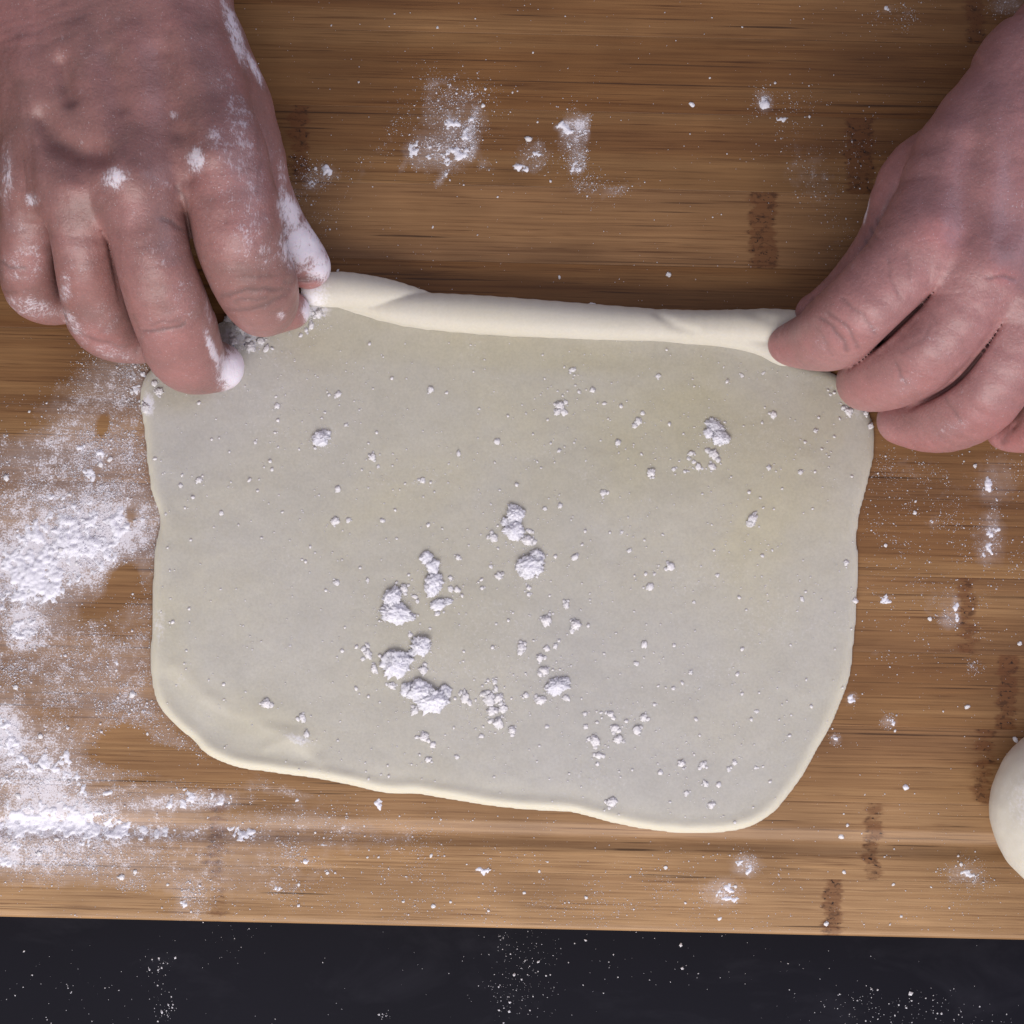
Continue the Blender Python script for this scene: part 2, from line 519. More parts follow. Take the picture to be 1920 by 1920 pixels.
D_DUST = [  # broad dusting of fine grains
    (130, 1020, 230, 130, -15, 0.85), (150, 830, 170, 80, 10, 0.62), (190, 730, 110, 60, 20, 0.55), (235, 690, 50, 30, 0, 0.4), (60, 860, 110, 50, 0, 0.55),
    (230, 880, 80, 70, 0, 0.45), (60, 960, 120, 60, 0, 0.6), (120, 1240, 190, 110, 0, 0.42), (60, 1170, 90, 70, 0, 0.65),
    (60, 1440, 130, 110, 0, 0.75), (10, 1380, 60, 90, 0, 0.8), (250, 1320, 110, 60, 30, 0.40), (330, 1400, 90, 30, 25, 0.48), (440, 1455, 100, 18, 10, 0.42),
    (110, 1510, 140, 50, 0, 0.75), (320, 1505, 150, 26, -2, 0.65), (60, 1590, 220, 60, 2, 0.75), (230, 1600, 120, 50, 0, 0.42), (60, 1650, 130, 30, 0, 0.3),
    (350, 1680, 60, 60, 0, 0.45), (240, 1650, 60, 60, 20, 0.35), (560, 1540, 120, 40, 0, 0.33), (650, 1560, 200, 30, 3, 0.30), (560, 1640, 200, 80, 0, 0.16),
    (850, 225, 90, 80, -30, 0.42), (830, 280, 80, 50, 0, 0.50), (700, 300, 90, 22, -38, 0.22), (810, 170, 25, 40, 10, 0.35), (1075, 250, 32, 45, 5, 0.62), (1080, 300, 22, 30, 0, 0.5),
    (1000, 290, 40, 34, 0, 0.42), (1100, 350, 60, 28, 15, 0.26), (1150, 358, 45, 12, -5, 0.40), (905, 305, 14, 18, 0, 0.42), (600, 330, 50, 34, 0, 0.32), (575, 400, 60, 90, 20, 0.14),
    (1520, 330, 90, 60, 60, 0.30), (1530, 270, 110, 90, 0, 0.16), (1500, 190, 90, 40, 10, 0.18), (1580, 440, 50, 50, 0, 0.18), (1690, 20, 60, 40, 0, 0.22), (1890, 10, 40, 22, 0, 0.55),
    (1434, 190, 24, 30, 0, 0.40), (1870, 900, 50, 60, 0, 0.42), (1855, 1010, 40, 70, 0, 0.42), (1780, 930, 90, 80, 0, 0.20), (1700, 1100, 70, 60, 0, 0.18), (1760, 1130, 50, 40, 0, 0.28),
    (1780, 1160, 28, 24, 0, 0.50), (1680, 1010, 50, 70, 0, 0.16), (1400, 1624, 40, 32, 0, 0.42), (1355, 1675, 50, 38, 0, 0.42), (1665, 1355, 24, 20, 0, 0.35), (1597, 1310, 18, 20, 0, 0.30), (1567, 1386, 20, 18, 0, 0.30),
    (1810, 1640, 50, 30, 10, 0.42), (1800, 1690, 70, 30, 0, 0.14), (1350, 1640, 160, 70, 0, 0.12), (1000, 1700, 200, 40, 0, 0.10), (1240, 1640, 60, 50, 30, 0.2), (1010, 1700, 40, 20, 0, 0.22),
    (1825, 1250, 20, 20, 0, 0.28), (1700, 880, 80, 50, 0, 0.24), (1660, 1230, 60, 12, 0, 0.15), (800, 1540, 200, 30, 5, 0.08), (1780, 420, 10, 10, 0, 0.0),
    (1900, 1040, 30, 80, 0, 0.2), (130, 1700, 160, 20, 0, 0.12), (20, 700, 30, 60, 0, 0.06), (-120, 1200, 140, 500, 0, 0.5),
]
D_DUST += [(130, 900, 210, 330, 0, 0.56), (110, 1500, 270, 200, 0, 0.56), (160, 1290, 200, 130, 0, 0.52), (250, 1200, 60, 110, 0, 0.50), (380, 1600, 280, 100, 2, 0.40), (620, 1580, 260, 26, 2, 0.30),
           (300, 1660, 260, 50, 2, 0.32), (480, 1475, 160, 14, 10, 0.40), (225, 700, 60, 50, 0, 0.60), (700, 1650, 500, 80, 2, 0.14), (900, 1700, 800, 60, 2, 0.12), (1760, 1000, 140, 220, 0, 0.16), (560, 360, 50, 80, 0, 0.24)]
D_CLEAN = [  # patches wiped clean
    (232, 1392, 38, 24, 0, 1.4), (270, 1420, 90, 22, 3, 1.2), (370, 1448, 80, 14, 8, 1.1), (230, 1090, 24, 34, 25, 1.2), (192, 800, 11, 22, 15, 0.8),
    (205, 1130, 60, 22, -20, 0.35), (240, 1180, 50, 24, 0, 0.15), (100, 1345, 60, 20, 0, 0.15), (250, 1465, 90, 6, -6, 0.3), (30, 650, 110, 90, 0, 0.9), (40, 745, 110, 40, -20, 0.35),
    (40, 790, 60, 30, 0, 0.4), (130, 1690, 200, 22, 0, 0.6), (245, 968, 10, 20, 0, 0.6), (88, 1072, 10, 12, 0, 0.5),
]


D_LINES = [  # smears and streaks: (polyline, half width, weight)
    ([(798, 222), (806, 185), (815, 152), (858, 145)], 7, 0.42), ([(825, 205), (830, 175)], 9, 0.34), ([(842, 215), (868, 240), (880, 262), (893, 205)], 10, 0.75), ([(868, 240), (890, 262), (885, 285)], 12, 0.70),
    ([(885, 298), (862, 290), (845, 308), (820, 345)], 9, 0.62), ([(752, 318), (770, 275), (785, 262)], 8, 0.45), ([(740, 230), (735, 262), (700, 300), (662, 345)], 14, 0.25), ([(880, 150), (878, 185)], 7, 0.32),
    ([(905, 300), (920, 318)], 10, 0.36), ([(620, 400), (640, 370)], 7, 0.22), ([(1100, 345), (1080, 365), (1060, 350)], 10, 0.30), ([(1130, 372), (1160, 352), (1200, 345)], 9, 0.34),
    ([(170, 1470), (230, 1440), (285, 1432)], 6, 0.42), ([(190, 1490), (260, 1470), (330, 1480), (420, 1490)], 7, 0.45), ([(0, 1575), (300, 1580)], 20, 0.5),
    ([(1490, 290), (1500, 350), (1540, 400)], 16, 0.26), ([(130, 760), (170, 900), (160, 1000)], 22, 0.55), ([(250, 1660), (262, 1690)], 6, 0.4), ([(1850, 900), (1868, 960), (1870, 1030), (1845, 1055)], 14, 0.42),
    ([(1690, 1040), (1700, 1080), (1740, 1120)], 12, 0.26),
]
D_FILLS = [  # patches with a definite outline: (polygon, feather, weight)
    ([(1038, 238), (1060, 222), (1108, 214), (1106, 250), (1102, 262), (1058, 258)], 5, 0.72), ([(1056, 255), (1102, 258), (1100, 318), (1088, 328), (1072, 325), (1068, 290)], 6, 0.52),
    ([(800, 255), (840, 270), (868, 290), (850, 318), (780, 322), (752, 300)], 14, 0.50), ([(962, 318), (985, 295), (1020, 292), (1020, 322), (998, 330)], 8, 0.42), ([(1002, 262), (1028, 270), (1022, 300), (992, 296)], 7, 0.46),
    ([(0, 1360), (25, 1380), (45, 1415), (160, 1400), (175, 1470), (140, 1530), (0, 1535)], 14, 0.70), ([(240, 1505), (330, 1482), (420, 1484), (450, 1500), (400, 1520), (290, 1530)], 9, 0.62),
    ([(1780, 1112), (1797, 1120), (1798, 1165), (1780, 1180), (1768, 1172), (1785, 1150)], 7, 0.55),
]


def extra_dust(px, py):
    r = np.zeros(px.shape)
    for pl, w, a in D_LINES:
        r = np.maximum(r, a * np.exp(-(seg_dist(px, py, pl) / w) ** 2))
    for pl, w, a in D_FILLS:
        r = np.maximum(r, a / (1 + np.exp(np.clip(poly_sd(px, py, np.array(pl, float)) / (w * 0.35), -30, 30))))
    return r


def dens(px, py, lst):
    r = 0
    for b in lst:
        r = np.maximum(r, blob(px, py, b)) + 0.15 * np.minimum(r, blob(px, py, b))
    return r


def dust_density(px, py):
    d = np.maximum(dens(px, py, D_DUST), extra_dust(px, py))
    cl = 0
    for b in D_CLEAN:
        cl = np.maximum(cl, blob(px, py, b))
    return np.clip(d - cl * 1.0, 0, 1)


# ------------------------------------------------------------------ countertop and bamboo board
BT = 0.018
me = make_mesh("countertop", [(-1, -1, -BT), (1, -1, -BT), (1, 1, -BT), (-1, 1, -BT)], [(0, 1, 2, 3)], False)
link("countertop", me, COUNTER, kind="structure")

ANG = math.radians(-1.3)
board = link("cutting_board", None, label="large bamboo cutting board dusted with flour under the rolled dough", category="cutting board")
board.location = (0, 0, -0.0002)
board.rotation_euler = (0, 0, ANG)
ca, sa = math.cos(ANG), math.sin(ANG)
GC = -(1568 - 960) * S     # groove centre, board-local y
GW = 0.0046


def groove(yl):
    t = np.clip(np.abs(yl - GC) / GW, 0, 1)
    return -0.0014 * (0.5 + 0.5 * np.cos(np.pi * t))


def board_z(x, y):
    yl = -sa * x + ca * y
    return groove(yl)


bounds = [1742, 1635, 1490, 1347, 1207, 1064, 921, 778, 635, 492, 349, 206, 63, -80, -223, -366, -509]
tones = [0.62, 0.50, 0.26, 0.12, 0.22, 0.10, 0.18, 0.10, 0.0, 0.30, 0.06, 0.0, 0.06, 0.08, 0.1, 0.0]  # own strip tones; the strip behind the roll has its shadow painted in
nodes = {0: [(1560, 1.0), (408, .55), (-300, 1)], 1: [(1637, 0.8), (405, 0.7), (2300, 1)], 2: [(1845, 0.75), (470, .4)], 3: [(1890, 1.0)], 4: [(1812, 0.8), (100, .3)],
         5: [(2100, 1)], 6: [(150, .3), (1980, 1)], 7: [(-200, 1)], 8: [(-80, 1), (2200, 1)], 9: [(1430, 1.25)], 10: [(1612, 1.25), (560, 1.0)], 11: [(2050, 1)], 12: [(1830, 0.9)],
         13: [(700, 1)], 14: [(1200, 1)]}
XL, XR = -0.262, 0.262
for i in range(len(bounds) - 1):
    y0, y1 = -(bounds[i] - 960) * S, -(bounds[i + 1] - 960) * S
    gap = 0.000008
    ys = np.linspace(y0 + gap, y1 - gap, 15 if i != 1 else 40)
    if i == 0:
        ys = np.concatenate([[ys[0], ys[0] + .0004, ys[0] + .0010], ys[2:]])
    ys = np.concatenate([[ys[0]], [ys[0] + 0.00012], ys[1:-1], [ys[-1] - 0.00012], [ys[-1]]])
    xs = np.linspace(XL, XR, 460)
    X, Y = np.meshgrid(xs, ys, indexing='ij')
    Z = groove(Y)
    edge = np.minimum(Y - y0, y1 - Y)
    Z = Z - np.where(edge < 0.00008, 0.00002, 0)
    if i == 0:
        Z = Z - np.where(Y - y0 < 0.0003, 0.0012, 0) - np.where((Y - y0 > 0.0003) & (Y - y0 < 0.0007), 0.0003, 0)
    wx, wy = ca * X - sa * Y, sa * X + ca * Y
    px, py = 960 + wx / S, 960 - wy / S
    film = 0.86 * dust_density(px, py) + 0.30 * np.clip(dens(px, py, D_HEAP), 0, 1)
    wob = 13 * (fbm(py / 24, px * 0, px * 0, 5 + i, 3) - 0.5)
    nv = np.zeros_like(px)
    for nx_, nw in nodes.get(i, []):
        wd = 22 + 3 * ((i * 7 + int(nx_)) % 3)
        nv = np.maximum(nv, nw * np.exp(-(np.abs(px + wob - nx_) / wd) ** 2.6))
    n, k = X.shape
    # closed bar: top grid, plus the underside row of vertices
    V = np.stack([X, Y, Z], -1)
    Vb = np.stack([X[:, [0, -1]], Y[:, [0, -1]], np.full((n, 2), -BT + 0.0002)], -1)
    full = np.concatenate([Vb[:, :1], V, Vb[:, 1:]], 1)
    kk = k + 2

    def ex(a):
        return np.concatenate([a[:, :1], a, a[:, -1:]], 1)
    I = np.arange(n * kk).reshape(n, kk)
    F = np.stack([I[:-1, :-1], I[1:, :-1], I[1:, 1:], I[:-1, 1:]], -1).reshape(-1, 4)
    F2 = np.stack([I[:-1, -1], I[1:, -1], I[1:, 0], I[:-1, 0]], -1).reshape(-1, 4)
    tn = np.full((n, kk), tones[i])
    sm = np.zeros((n - 1, kk - 1), bool)
    sm[:, 1:-1] = True
    me = make_mesh("bamboo_strip", full.reshape(-1, 3), np.concatenate([F, F2]), np.concatenate([sm.ravel(), np.zeros(n - 1, bool)]),
                   {'film': ex(film).ravel(), 'node': ex(nv).ravel(), 'tone': tn.ravel()})
    link("bamboo_strip", me, BAMBOO, board)

# ------------------------------------------------------------------ dough sheet
OUT = [(262, 745), (268, 800), (275, 860), (283, 920), (297, 962), (298, 990), (289, 1030), (285, 1100), (284, 1170), (281, 1240), (286, 1290), (301, 1328), (332, 1362),
       (363, 1388), (385, 1412), (440, 1437), (510, 1449), (580, 1458), (650, 1471), (720, 1486), (790, 1490), (860, 1503), (930, 1513), (1000, 1520), (1070, 1524),
       (1120, 1535), (1180, 1550), (1240, 1559), (1300, 1563), (1360, 1560), (1408, 1549), (1450, 1522), (1495, 1470), (1536, 1400), (1564, 1345), (1592, 1270),
       (1603, 1200), (1608, 1120), (1609, 1050), (1607, 1005), (1617, 950), (1631, 890), (1640, 840), (1636, 790), (1605, 735), (1560, 698), (1480, 672), (1440, 645),
       (1300, 610), (1000, 590), (760, 575), (600, 548), (500, 560), (420, 600), (330, 650), (276, 700)]


def catmull(pts, n=6, closed=True):
    pts = np.array(pts, float)
    N = len(pts)
    out = []
    for i in range(N if closed else N - 1):
        if closed:
            p0, p1, p2, p3 = pts[i - 1], pts[i], pts[(i + 1) % N], pts[(i + 2) % N]
        else:
            p0, p1, p2, p3 = pts[max(i - 1, 0)], pts[i], pts[i + 1], pts[min(i + 2, N - 1)]
        for t in np.linspace(0, 1, n, endpoint=False):
            out.append(0.5 * ((2 * p1) + (-p0 + p2) * t + (2 * p0 - 5 * p1 + 4 * p2 - p3) * t * t + (-p0 + 3 * p1 - 3 * p2 + p3) * t ** 3))
    if not closed:
        out.append(pts[-1])
    return np.array(out)


outl = catmull(OUT, 4)
hs = 0.00055
gx = np.arange(P(225, 0)[0], P(1680, 0)[0], hs)
gy = np.arange(P(0, 1600)[1], P(0, 500)[1], hs)
GX, GY = np.meshgrid(gx, gy, indexing='ij')
gpx, gpy = 960 + GX / S, 960 - GY / S
d2 = poly_sd(gpx, gpy, outl) * S
d2 = d2 + 0.00022 * (vnoise(GX / 0.0035, GY / 0.0035, GX * 0, 3) - 0.5) + 0.0004 * (vnoise(GX / 0.012, GY / 0.012, GX * 0, 4) - 0.5)


def dough_relief(px, py):
    """slow waves of the surface, in metres"""
    r = 0.00075 * (fbm(px / 150, py / 150, px * 0, 21, 3) - 0.5) + 0.00020 * (fbm(px / 34, py / 26, px * 0, 23, 3) - 0.5)
    for pl, w, a in [
        ([(330, 1250), (380, 1300), (440, 1330), (520, 1370), (580, 1390)], 16, 0.00042),
        ([(300, 1270), (350, 1340), (440, 1390), (560, 1425)], 22, -0.00035),
        ([(400, 1290), (470, 1350), (560, 1355)], 14, -0.00020),
        ([(500, 1400), (545, 1385), (600, 1425)], 10, 0.00025),
        ([(1180, 1540), (1100, 1500), (900, 1485)], 30, -0.00025),
        ([(1380, 1520), (1460, 1440), (1520, 1330)], 34, -0.00022),
        ([(300, 860), (400, 905), (520, 925)], 22, 0.00012),
        ([(980, 860), (1150, 800), (1350, 780)], 60, -0.0002),
        ([(340, 1090), (360, 1180), (350, 1240)], 24, 0.00016),
    ]:
        dd = seg_dist(px, py, pl)
        r = r + a * np.exp(-(dd / w) ** 2)
    return r


dep = np.clip(-d2, 0, 1)
botw = np.clip((gpy - 1150) / 300, 0.0, 1) * (1 - 0.5 * np.clip((gpx - 1100) / 400, 0, 1))
lip = 0.00065 * np.exp(-((dep - 0.0022) / 0.0018) ** 2) * (0.25 + 0.9 * botw)
top = 0.00165 * (1 - np.exp(-(dep / 0.0011) ** 0.9)) + lip + dough_relief(gpx, gpy) * np.clip(dep / 0.003, 0, 1)
DTOP = top


def dough_z(px, py):
    i = np.clip(((px - 960) * S - gx[0]) / hs, 0, len(gx) - 1).astype(int)
    j = np.clip((-(py - 960) * S - gy[0]) / hs, 0, len(gy) - 1).astype(int)
    return DTOP[i, j]


def dough_in(px, py):
    i = np.clip(((px - 960) * S - gx[0]) / hs, 0, len(gx) - 1).astype(int)
    j = np.clip((-(py - 960) * S - gy[0]) / hs, 0, len(gy) - 1).astype(int)
    inr = (px > 230) & (px < 1675) & (py > 505) & (py < 1595)
    return np.where(inr, d2[i, j], 1.0)


hz = 0.0003
gz = np.arange(-0.0006, 0.0036, hz)
f = np.maximum(d2[:, :, None], gz[None, None, :] - top[:, :, None])
f = np.maximum(f, (0.00012 - gz)[None, None, :] * np.ones_like(f)).astype(np.float32)
v, fc = surface_nets(f, (gx[0], gy[0], gz[0]), (hs, hs, hz))
ii = np.clip(((v[:, 0] - gx[0]) / hs).astype(int), 0, len(gx) - 1)
jj = np.clip(((v[:, 1] - gy[0]) / hs).astype(int), 0, len(gy) - 1)
ti, tj = (v[:, 0] - gx[0]) / hs - ii, (v[:, 1] - gy[0]) / hs - jj
i2, j2 = np.minimum(ii + 1, len(gx) - 1), np.minimum(jj + 1, len(gy) - 1)
tz = (top[ii, jj] * (1 - ti) * (1 - tj) + top[i2, jj] * ti * (1 - tj) + top[ii, j2] * (1 - ti) * tj + top[i2, j2] * ti * tj)
dv = dep[ii, jj]
v[:, 2] = np.where((np.abs(v[:, 2] - tz) < 0.0004) & (dv > 0.0007), tz, v[:, 2])
vpx, vpy = 960 + v[:, 0] / S, 960 - v[:, 1] / S
edge = np.exp(-(dv / (0.0016 + 0.0024 * botw[ii, jj])) ** 1.5)
edge = np.clip(edge + 0.35 * np.exp(-(seg_dist(vpx, vpy, [(330, 1250), (400, 1310), (520, 1370), (580, 1390)]) / 26) ** 2), 0, 1)
filmd = np.maximum.reduce([blob(vpx, vpy, b) for b in [
    (300, 1170, 22, 50, 0, .5), (340, 1270, 30, 40, 30, .35), (560, 1385, 40, 14, 20, .6), (460, 630, 60, 40, 0, .7), (280, 760, 16, 30, 0, .8), (800, 1230, 120, 90, 0, .32),
    (820, 1090, 70, 60, 0, .32), (960, 1000, 40, 60, 0, .3), (1340, 830, 50, 50, 0, .3), (900, 1330, 120, 60, 0, .34), (1040, 1260, 70, 50, 0, .28), (600, 1450, 100, 12, 10, .3),
    (700, 1400, 800, 700, 0, .10), (1610, 770, 30, 30, 0, .45), (1200, 1380, 150, 90, 0, .2), (590, 585, 40, 16, 0, .8)]])
filmd = np.maximum(filmd, 0.32 * np.clip((fbm(vpx / 130, vpy / 90, vpx * 0, 25, 4, 0.6) - 0.46) * 4.5, 0, 1))
dough = link("dough_sheet", None, label="large thin sheet of rolled dough, its top edge rolled up between the two hands", category="dough")
dough.location = (0, 0, 0)
me = make_mesh("flat_sheet", v, fc, True, {'edge': edge, 'film': filmd, 'yellow': np.clip(np.maximum.reduce([blob(vpx, vpy, b) for b in [(1000, 670, 420, 36, 3, .55), (620, 640, 120, 60, 0, .5), (340, 740, 60, 40, 0, .5), (1250, 830, 240, 120, -10, .55), (1120, 880, 160, 100, 0, .4), (820, 1160, 200, 120, -30, .35), (500, 1350, 120, 50, 20, .35), (1540, 780, 60, 90, 0, .35), (900, 700, 600, 600, 0, .15)]]) , 0, 1)})
link("flat_sheet", me, SHEET, dough)


# ------------------------------------------------------------------ signed distance sculpting of tubes and hands
class Sculpt:
    def __init__(self, lo, hi, h):
        self.h = h
        self.lo = np.array(lo)
        self.n = np.ceil((np.array(hi) - self.lo) / h).astype(int) + 1
        self.ax = [(self.lo[k] + h * np.arange(self.n[k])).astype(np.float32) for k in range(3)]

    def new(self):
        return np.full(tuple(self.n), 0.03, np.float32)

    def cone(self, f, a, b, ra, rb, k, flat=1.0):
        """smooth-union a tapered capsule; flat < 1 squashes it in z"""
        a = np.array(a, float); b = np.array(b, float)
        R = max(ra, rb) + k + 3 * self.h
        lo = np.minimum(a, b) - R; hi = np.maximum(a, b) + R
        s = []
        for q in range(3):
            i0 = int(np.clip((lo[q] - self.lo[q]) / self.h, 0, self.n[q]))
            i1 = int(np.clip((hi[q] - self.lo[q]) / self.h + 1, 0, self.n[q]))
            if i1 <= i0:
                return
            s.append(slice(i0, i1))
        X = self.ax[0][s[0]][:, None, None]; Y = self.ax[1][s[1]][None, :, None]; Z = self.ax[2][s[2]][None, None, :]
        ba = (b - a).astype(np.float32)
        L = float(ba @ ba) + 1e-12
        dx, dy, dz = X - np.float32(a[0]), Y - np.float32(a[1]), Z - np.float32(a[2])
        t = np.clip((dx * ba[0] + dy * ba[1] + dz * ba[2]) / np.float32(L), 0, 1)
        qx, qy, qz = dx - t * ba[0], dy - t * ba[1], (dz - t * ba[2]) / np.float32(flat)
        d = np.sqrt(qx * qx + qy * qy + qz * qz) - (np.float32(ra) + t * np.float32(rb - ra))
        if flat != 1.0:
            d = d * np.float32(min(1.0, (1 + flat) / 2))
        sl = tuple(s)
        f[sl] = smin(f[sl], d, np.float32(k)) if k > 0 else np.minimum(f[sl], d)

    def chain(self, f, pts, k, flat=1.0):
        """pts: (px, py, z mm, r px), rounded off with a spline"""
        q = np.array(pts, float)
        if len(q) > 2:
            out = []
            for i in range(len(q) - 1):
                p0, p1, p2, p3 = q[max(i - 1, 0)], q[i], q[i + 1], q[min(i + 2, len(q) - 1)]
                for t in (0, 1 / 3, 2 / 3):
                    out.append(0.5 * ((2 * p1) + (-p0 + p2) * t + (2 * p0 - 5 * p1 + 4 * p2 - p3) * t * t + (-p0 + 3 * p1 - 3 * p2 + p3) * t ** 3))
            pts = out + [q[-1]]
        for p, q in zip(pts[:-1], pts[1:]):
            a, b = P(p[0], p[1], p[2] / 1000), P(q[0], q[1], q[2] / 1000)
            ra = p[3] * S * (1 - p[2] / 1000 / H); rb = q[3] * S * (1 - q[2] / 1000 / H)
            self.cone(f, a, b, ra, rb, k if len(q) <= 2 else 0.0004, flat)


# rolled edge of the dough
sk = Sculpt(P(570, 730, 0) + [0, 0, -0.001], P(1530, 470, 0) + [0, 0, 0.0165], 0.00045)
A = sk.new()
sk.chain(A, [(556, 548, 6.3, 16), (592, 545, 6.4, 28), (640, 543, 6.0, 33), (700, 548, 5.4, 30), (750, 553, 5.0, 23), (805, 560, 4.6, 12)], 0.003)
B = sk.new()
sk.chain(B, [(650, 571, 4.6, 5), (690, 573, 4.9, 15), (740, 577, 5.3, 27), (800, 582, 5.5, 33), (880, 588, 5.5, 35), (1000, 596, 5.3, 34), (1120, 604, 5.1, 33), (1220, 608, 5.0, 30), (1290, 610, 5.1, 29),
             (1360, 611, 5.5, 30), (1430, 612, 6.2, 33), (1495, 620, 7.0, 37)], 0.004, 0.86)
E = sk.new()     # layer that slides out below the tube at the right
sk.chain(E, [(1235, 620, 3.2, 14), (1290, 625, 3.8, 20), (1370, 627, 4.0, 21), (1430, 644, 5.0, 22), (1470, 660, 6.5, 25), (1500, 660, 7.5, 22)], 0.003)
G = sk.new()     # where the tube sits on and rolls into the sheet
sk.chain(G, [(640, 566, 2.0, 12), (760, 590, 1.8, 22), (900, 602, 1.8, 24), (1100, 614, 1.6, 22), (1300, 624, 1.8, 20), (1450, 646, 2.6, 20)], 0.002)
R = smin(np.minimum(A, B + np.float32(0.00002)), E, np.float32(0.0006))
R = smin(R, G, np.float32(0.0016))
Zs = sk.ax[2][None, None, :]
R = np.maximum(R, np.float32(0.0003) - Zs)
v, fc = surface_nets(R, sk.lo, (sk.h,) * 3)
vpx, vpy = 960 + v[:, 0] / S, 960 - v[:, 1] / S
nn = vert_normals(v, fc)
disp = 0.00055 * (fbm(v[:, 0] / 0.026, v[:, 1] / 0.022, v[:, 2] / 0.022, 8, 3) - 0.5)
disp -= 0.0004 * np.exp(-(seg_dist(vpx, vpy, [(1225, 590), (1262, 618), (1300, 630)]) / 9) ** 2) * (v[:, 2] > 0.004)
disp -= 0.0003 * np.exp(-(seg_dist(vpx, vpy, [(1400, 590), (1440, 610), (1480, 612)]) / 12) ** 2) * (v[:, 2] > 0.004)
v = v + nn * disp[:, None]
me = make_mesh("rolled_edge", v, fc, True, {'edge': np.full(len(v), 0.5), 'film': np.clip(blob(vpx, vpy, (590, 560, 40, 40, 0, 0.6)) + 0.1, 0, 1)})
link("rolled_edge", me, ROLL, dough)


# ------------------------------------------------------------------ hands
def build_hand(palm, fingers, lo, hi, paint, h=0.00054):
    sk = Sculpt(lo, hi, h)
    pf = sk.new()
    for ch, k, fl in palm:
        one = sk.new()
        sk.chain(one, ch, k, fl)
        pf = smin(pf, one, np.float32(k * 1.25))
    del one
    fu = sk.new()
    for ch, k in fingers:
        ff = sk.new()
        sk.chain(ff, ch, 0.003)
        fu = smin(fu, ff, np.float32(0.0015))
    del ff
    res = smin(pf, fu, np.float32(0.0050))
    del fu
    # deep narrow clefts where neighbouring fingers press together: points (px, py, floor z mm, half width mm)
    for pl in paint['clefts']:
        q = catmull(pl, 5, False)
        w = np.array([P(p_[0], p_[1], 0.042) for p_ in q])
        lo_, hi_ = w.min(0) - 0.004, w.max(0) + 0.004
        sl = [slice(int(max((lo_[c_] - sk.lo[c_]) / h, 0)), int((hi_[c_] - sk.lo[c_]) / h) + 1) for c_ in range(2)]
        X = sk.ax[0][sl[0]][:, None, None]; Y = sk.ax[1][sl[1]][None, :, None]; Z = sk.ax[2][None, None, :]
        kk_ = S * (1 - Z / H)
        PX, PY = 960 + X / kk_, 960 - Y / kk_
        best = np.full(PX.shape, 1e9); fz = np.zeros(PX.shape); hw = np.zeros(PX.shape)
        for a_, b_ in zip(q[:-1], q[1:]):
            bx, by = b_[0] - a_[0], b_[1] - a_[1]
            t = np.clip(((PX - a_[0]) * bx + (PY - a_[1]) * by) / (bx * bx + by * by + 1e-9), 0, 1)
            d = np.hypot(PX - a_[0] - t * bx, PY - a_[1] - t * by)
            m_ = d < best
            best = np.where(m_, d, best)
            fz = np.where(m_, a_[2] + t * (b_[2] - a_[2]), fz)
            hw = np.where(m_, a_[3] + t * (b_[3] - a_[3]), hw)
        slot = np.maximum(best * kk_ - hw / 1000, (fz / 1000 - Z) * 0.7).astype(np.float32)
        sub = res[sl[0], sl[1], :]
        res[sl[0], sl[1], :] = -smin(-sub, slot, np.float32(0.0009))
    res = np.maximum(res, np.float32(paint.get('floor', 0.0017)) - sk.ax[2][None, None, :])
    v, fc = surface_nets(res, sk.lo, (h,) * 3)
    del res, pf
    n = vert_normals(v, fc)
    px, py = to_px(v)
    up = np.clip(n[:, 2] * 1.6 + 0.15, 0, 1)
    z = v[:, 2]
    disp = 0.0011 * (fbm(v[:, 0] / 0.017, v[:, 1] / 0.017, z / 0.017, 31, 3) - 0.5) + 0.0003 * (fbm(v[:, 0] / 0.004, v[:, 1] / 0.004, z / 0.004, 37, 2) - 0.5)
    for pl, w, a in paint['form']:
        disp += a * np.exp(-(seg_dist(px, py, pl) / w) ** 2) * up
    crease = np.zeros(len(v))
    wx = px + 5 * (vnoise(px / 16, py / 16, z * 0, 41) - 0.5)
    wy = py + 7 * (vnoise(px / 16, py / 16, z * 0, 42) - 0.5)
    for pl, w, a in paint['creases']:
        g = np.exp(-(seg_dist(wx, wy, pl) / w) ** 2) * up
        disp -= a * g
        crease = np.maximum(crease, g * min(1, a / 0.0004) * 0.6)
    # random net of shallow folds
    fold = np.abs(fbm(px / 26, py / 60, z * 0, 51, 3) - 0.5)
    disp -= 0.00013 * np.exp(-(fold / 0.018) ** 2) * up
    fold2 = np.abs(fbm(px / 34, py / 15, z * 0, 57, 3) - 0.5)
    disp -= 0.00012 * np.exp(-(fold2 / 0.02) ** 2) * up * np.clip(fbm(px / 60, py / 60, z * 0, 58, 2) * 4 - 1.5, 0, 1)
    film = np.zeros(len(v)) + paint['haze']
    for b in paint['flour']:
        film = np.maximum(film, blob(px, py, b) * (1 if len(b) == 6 else 1))
    lump = np.clip(film - 0.55, 0, 1) * (fbm(v[:, 0] / 0.002, v[:, 1] / 0.002, z / 0.002, 61, 3) - 0.25)
    disp += 0.0007 * lump * up
    red = np.zeros(len(v))
    for b in paint['red']:
        red = np.maximum(red, blob(px, py, b))
    v[:, 2] += disp * np.clip(n[:, 2] * 1.5 + 0.1, 0, 1)
    ed = np.unique(np.sort(np.concatenate([fc[:, [0, 1]], fc[:, [1, 2]], fc[:, [2, 3]], fc[:, [3, 0]]]), 1), axis=0)
    deg = np.bincount(ed.ravel(), minlength=len(v)).astype(float)
    for _ in range(2):
        av = np.stack([(np.bincount(ed[:, 0], v[ed[:, 1], c_], len(v)) + np.bincount(ed[:, 1], v[ed[:, 0], c_], len(v))) / np.maximum(deg, 1) for c_ in range(3)], 1)
        v = v + 0.45 * (av - v)
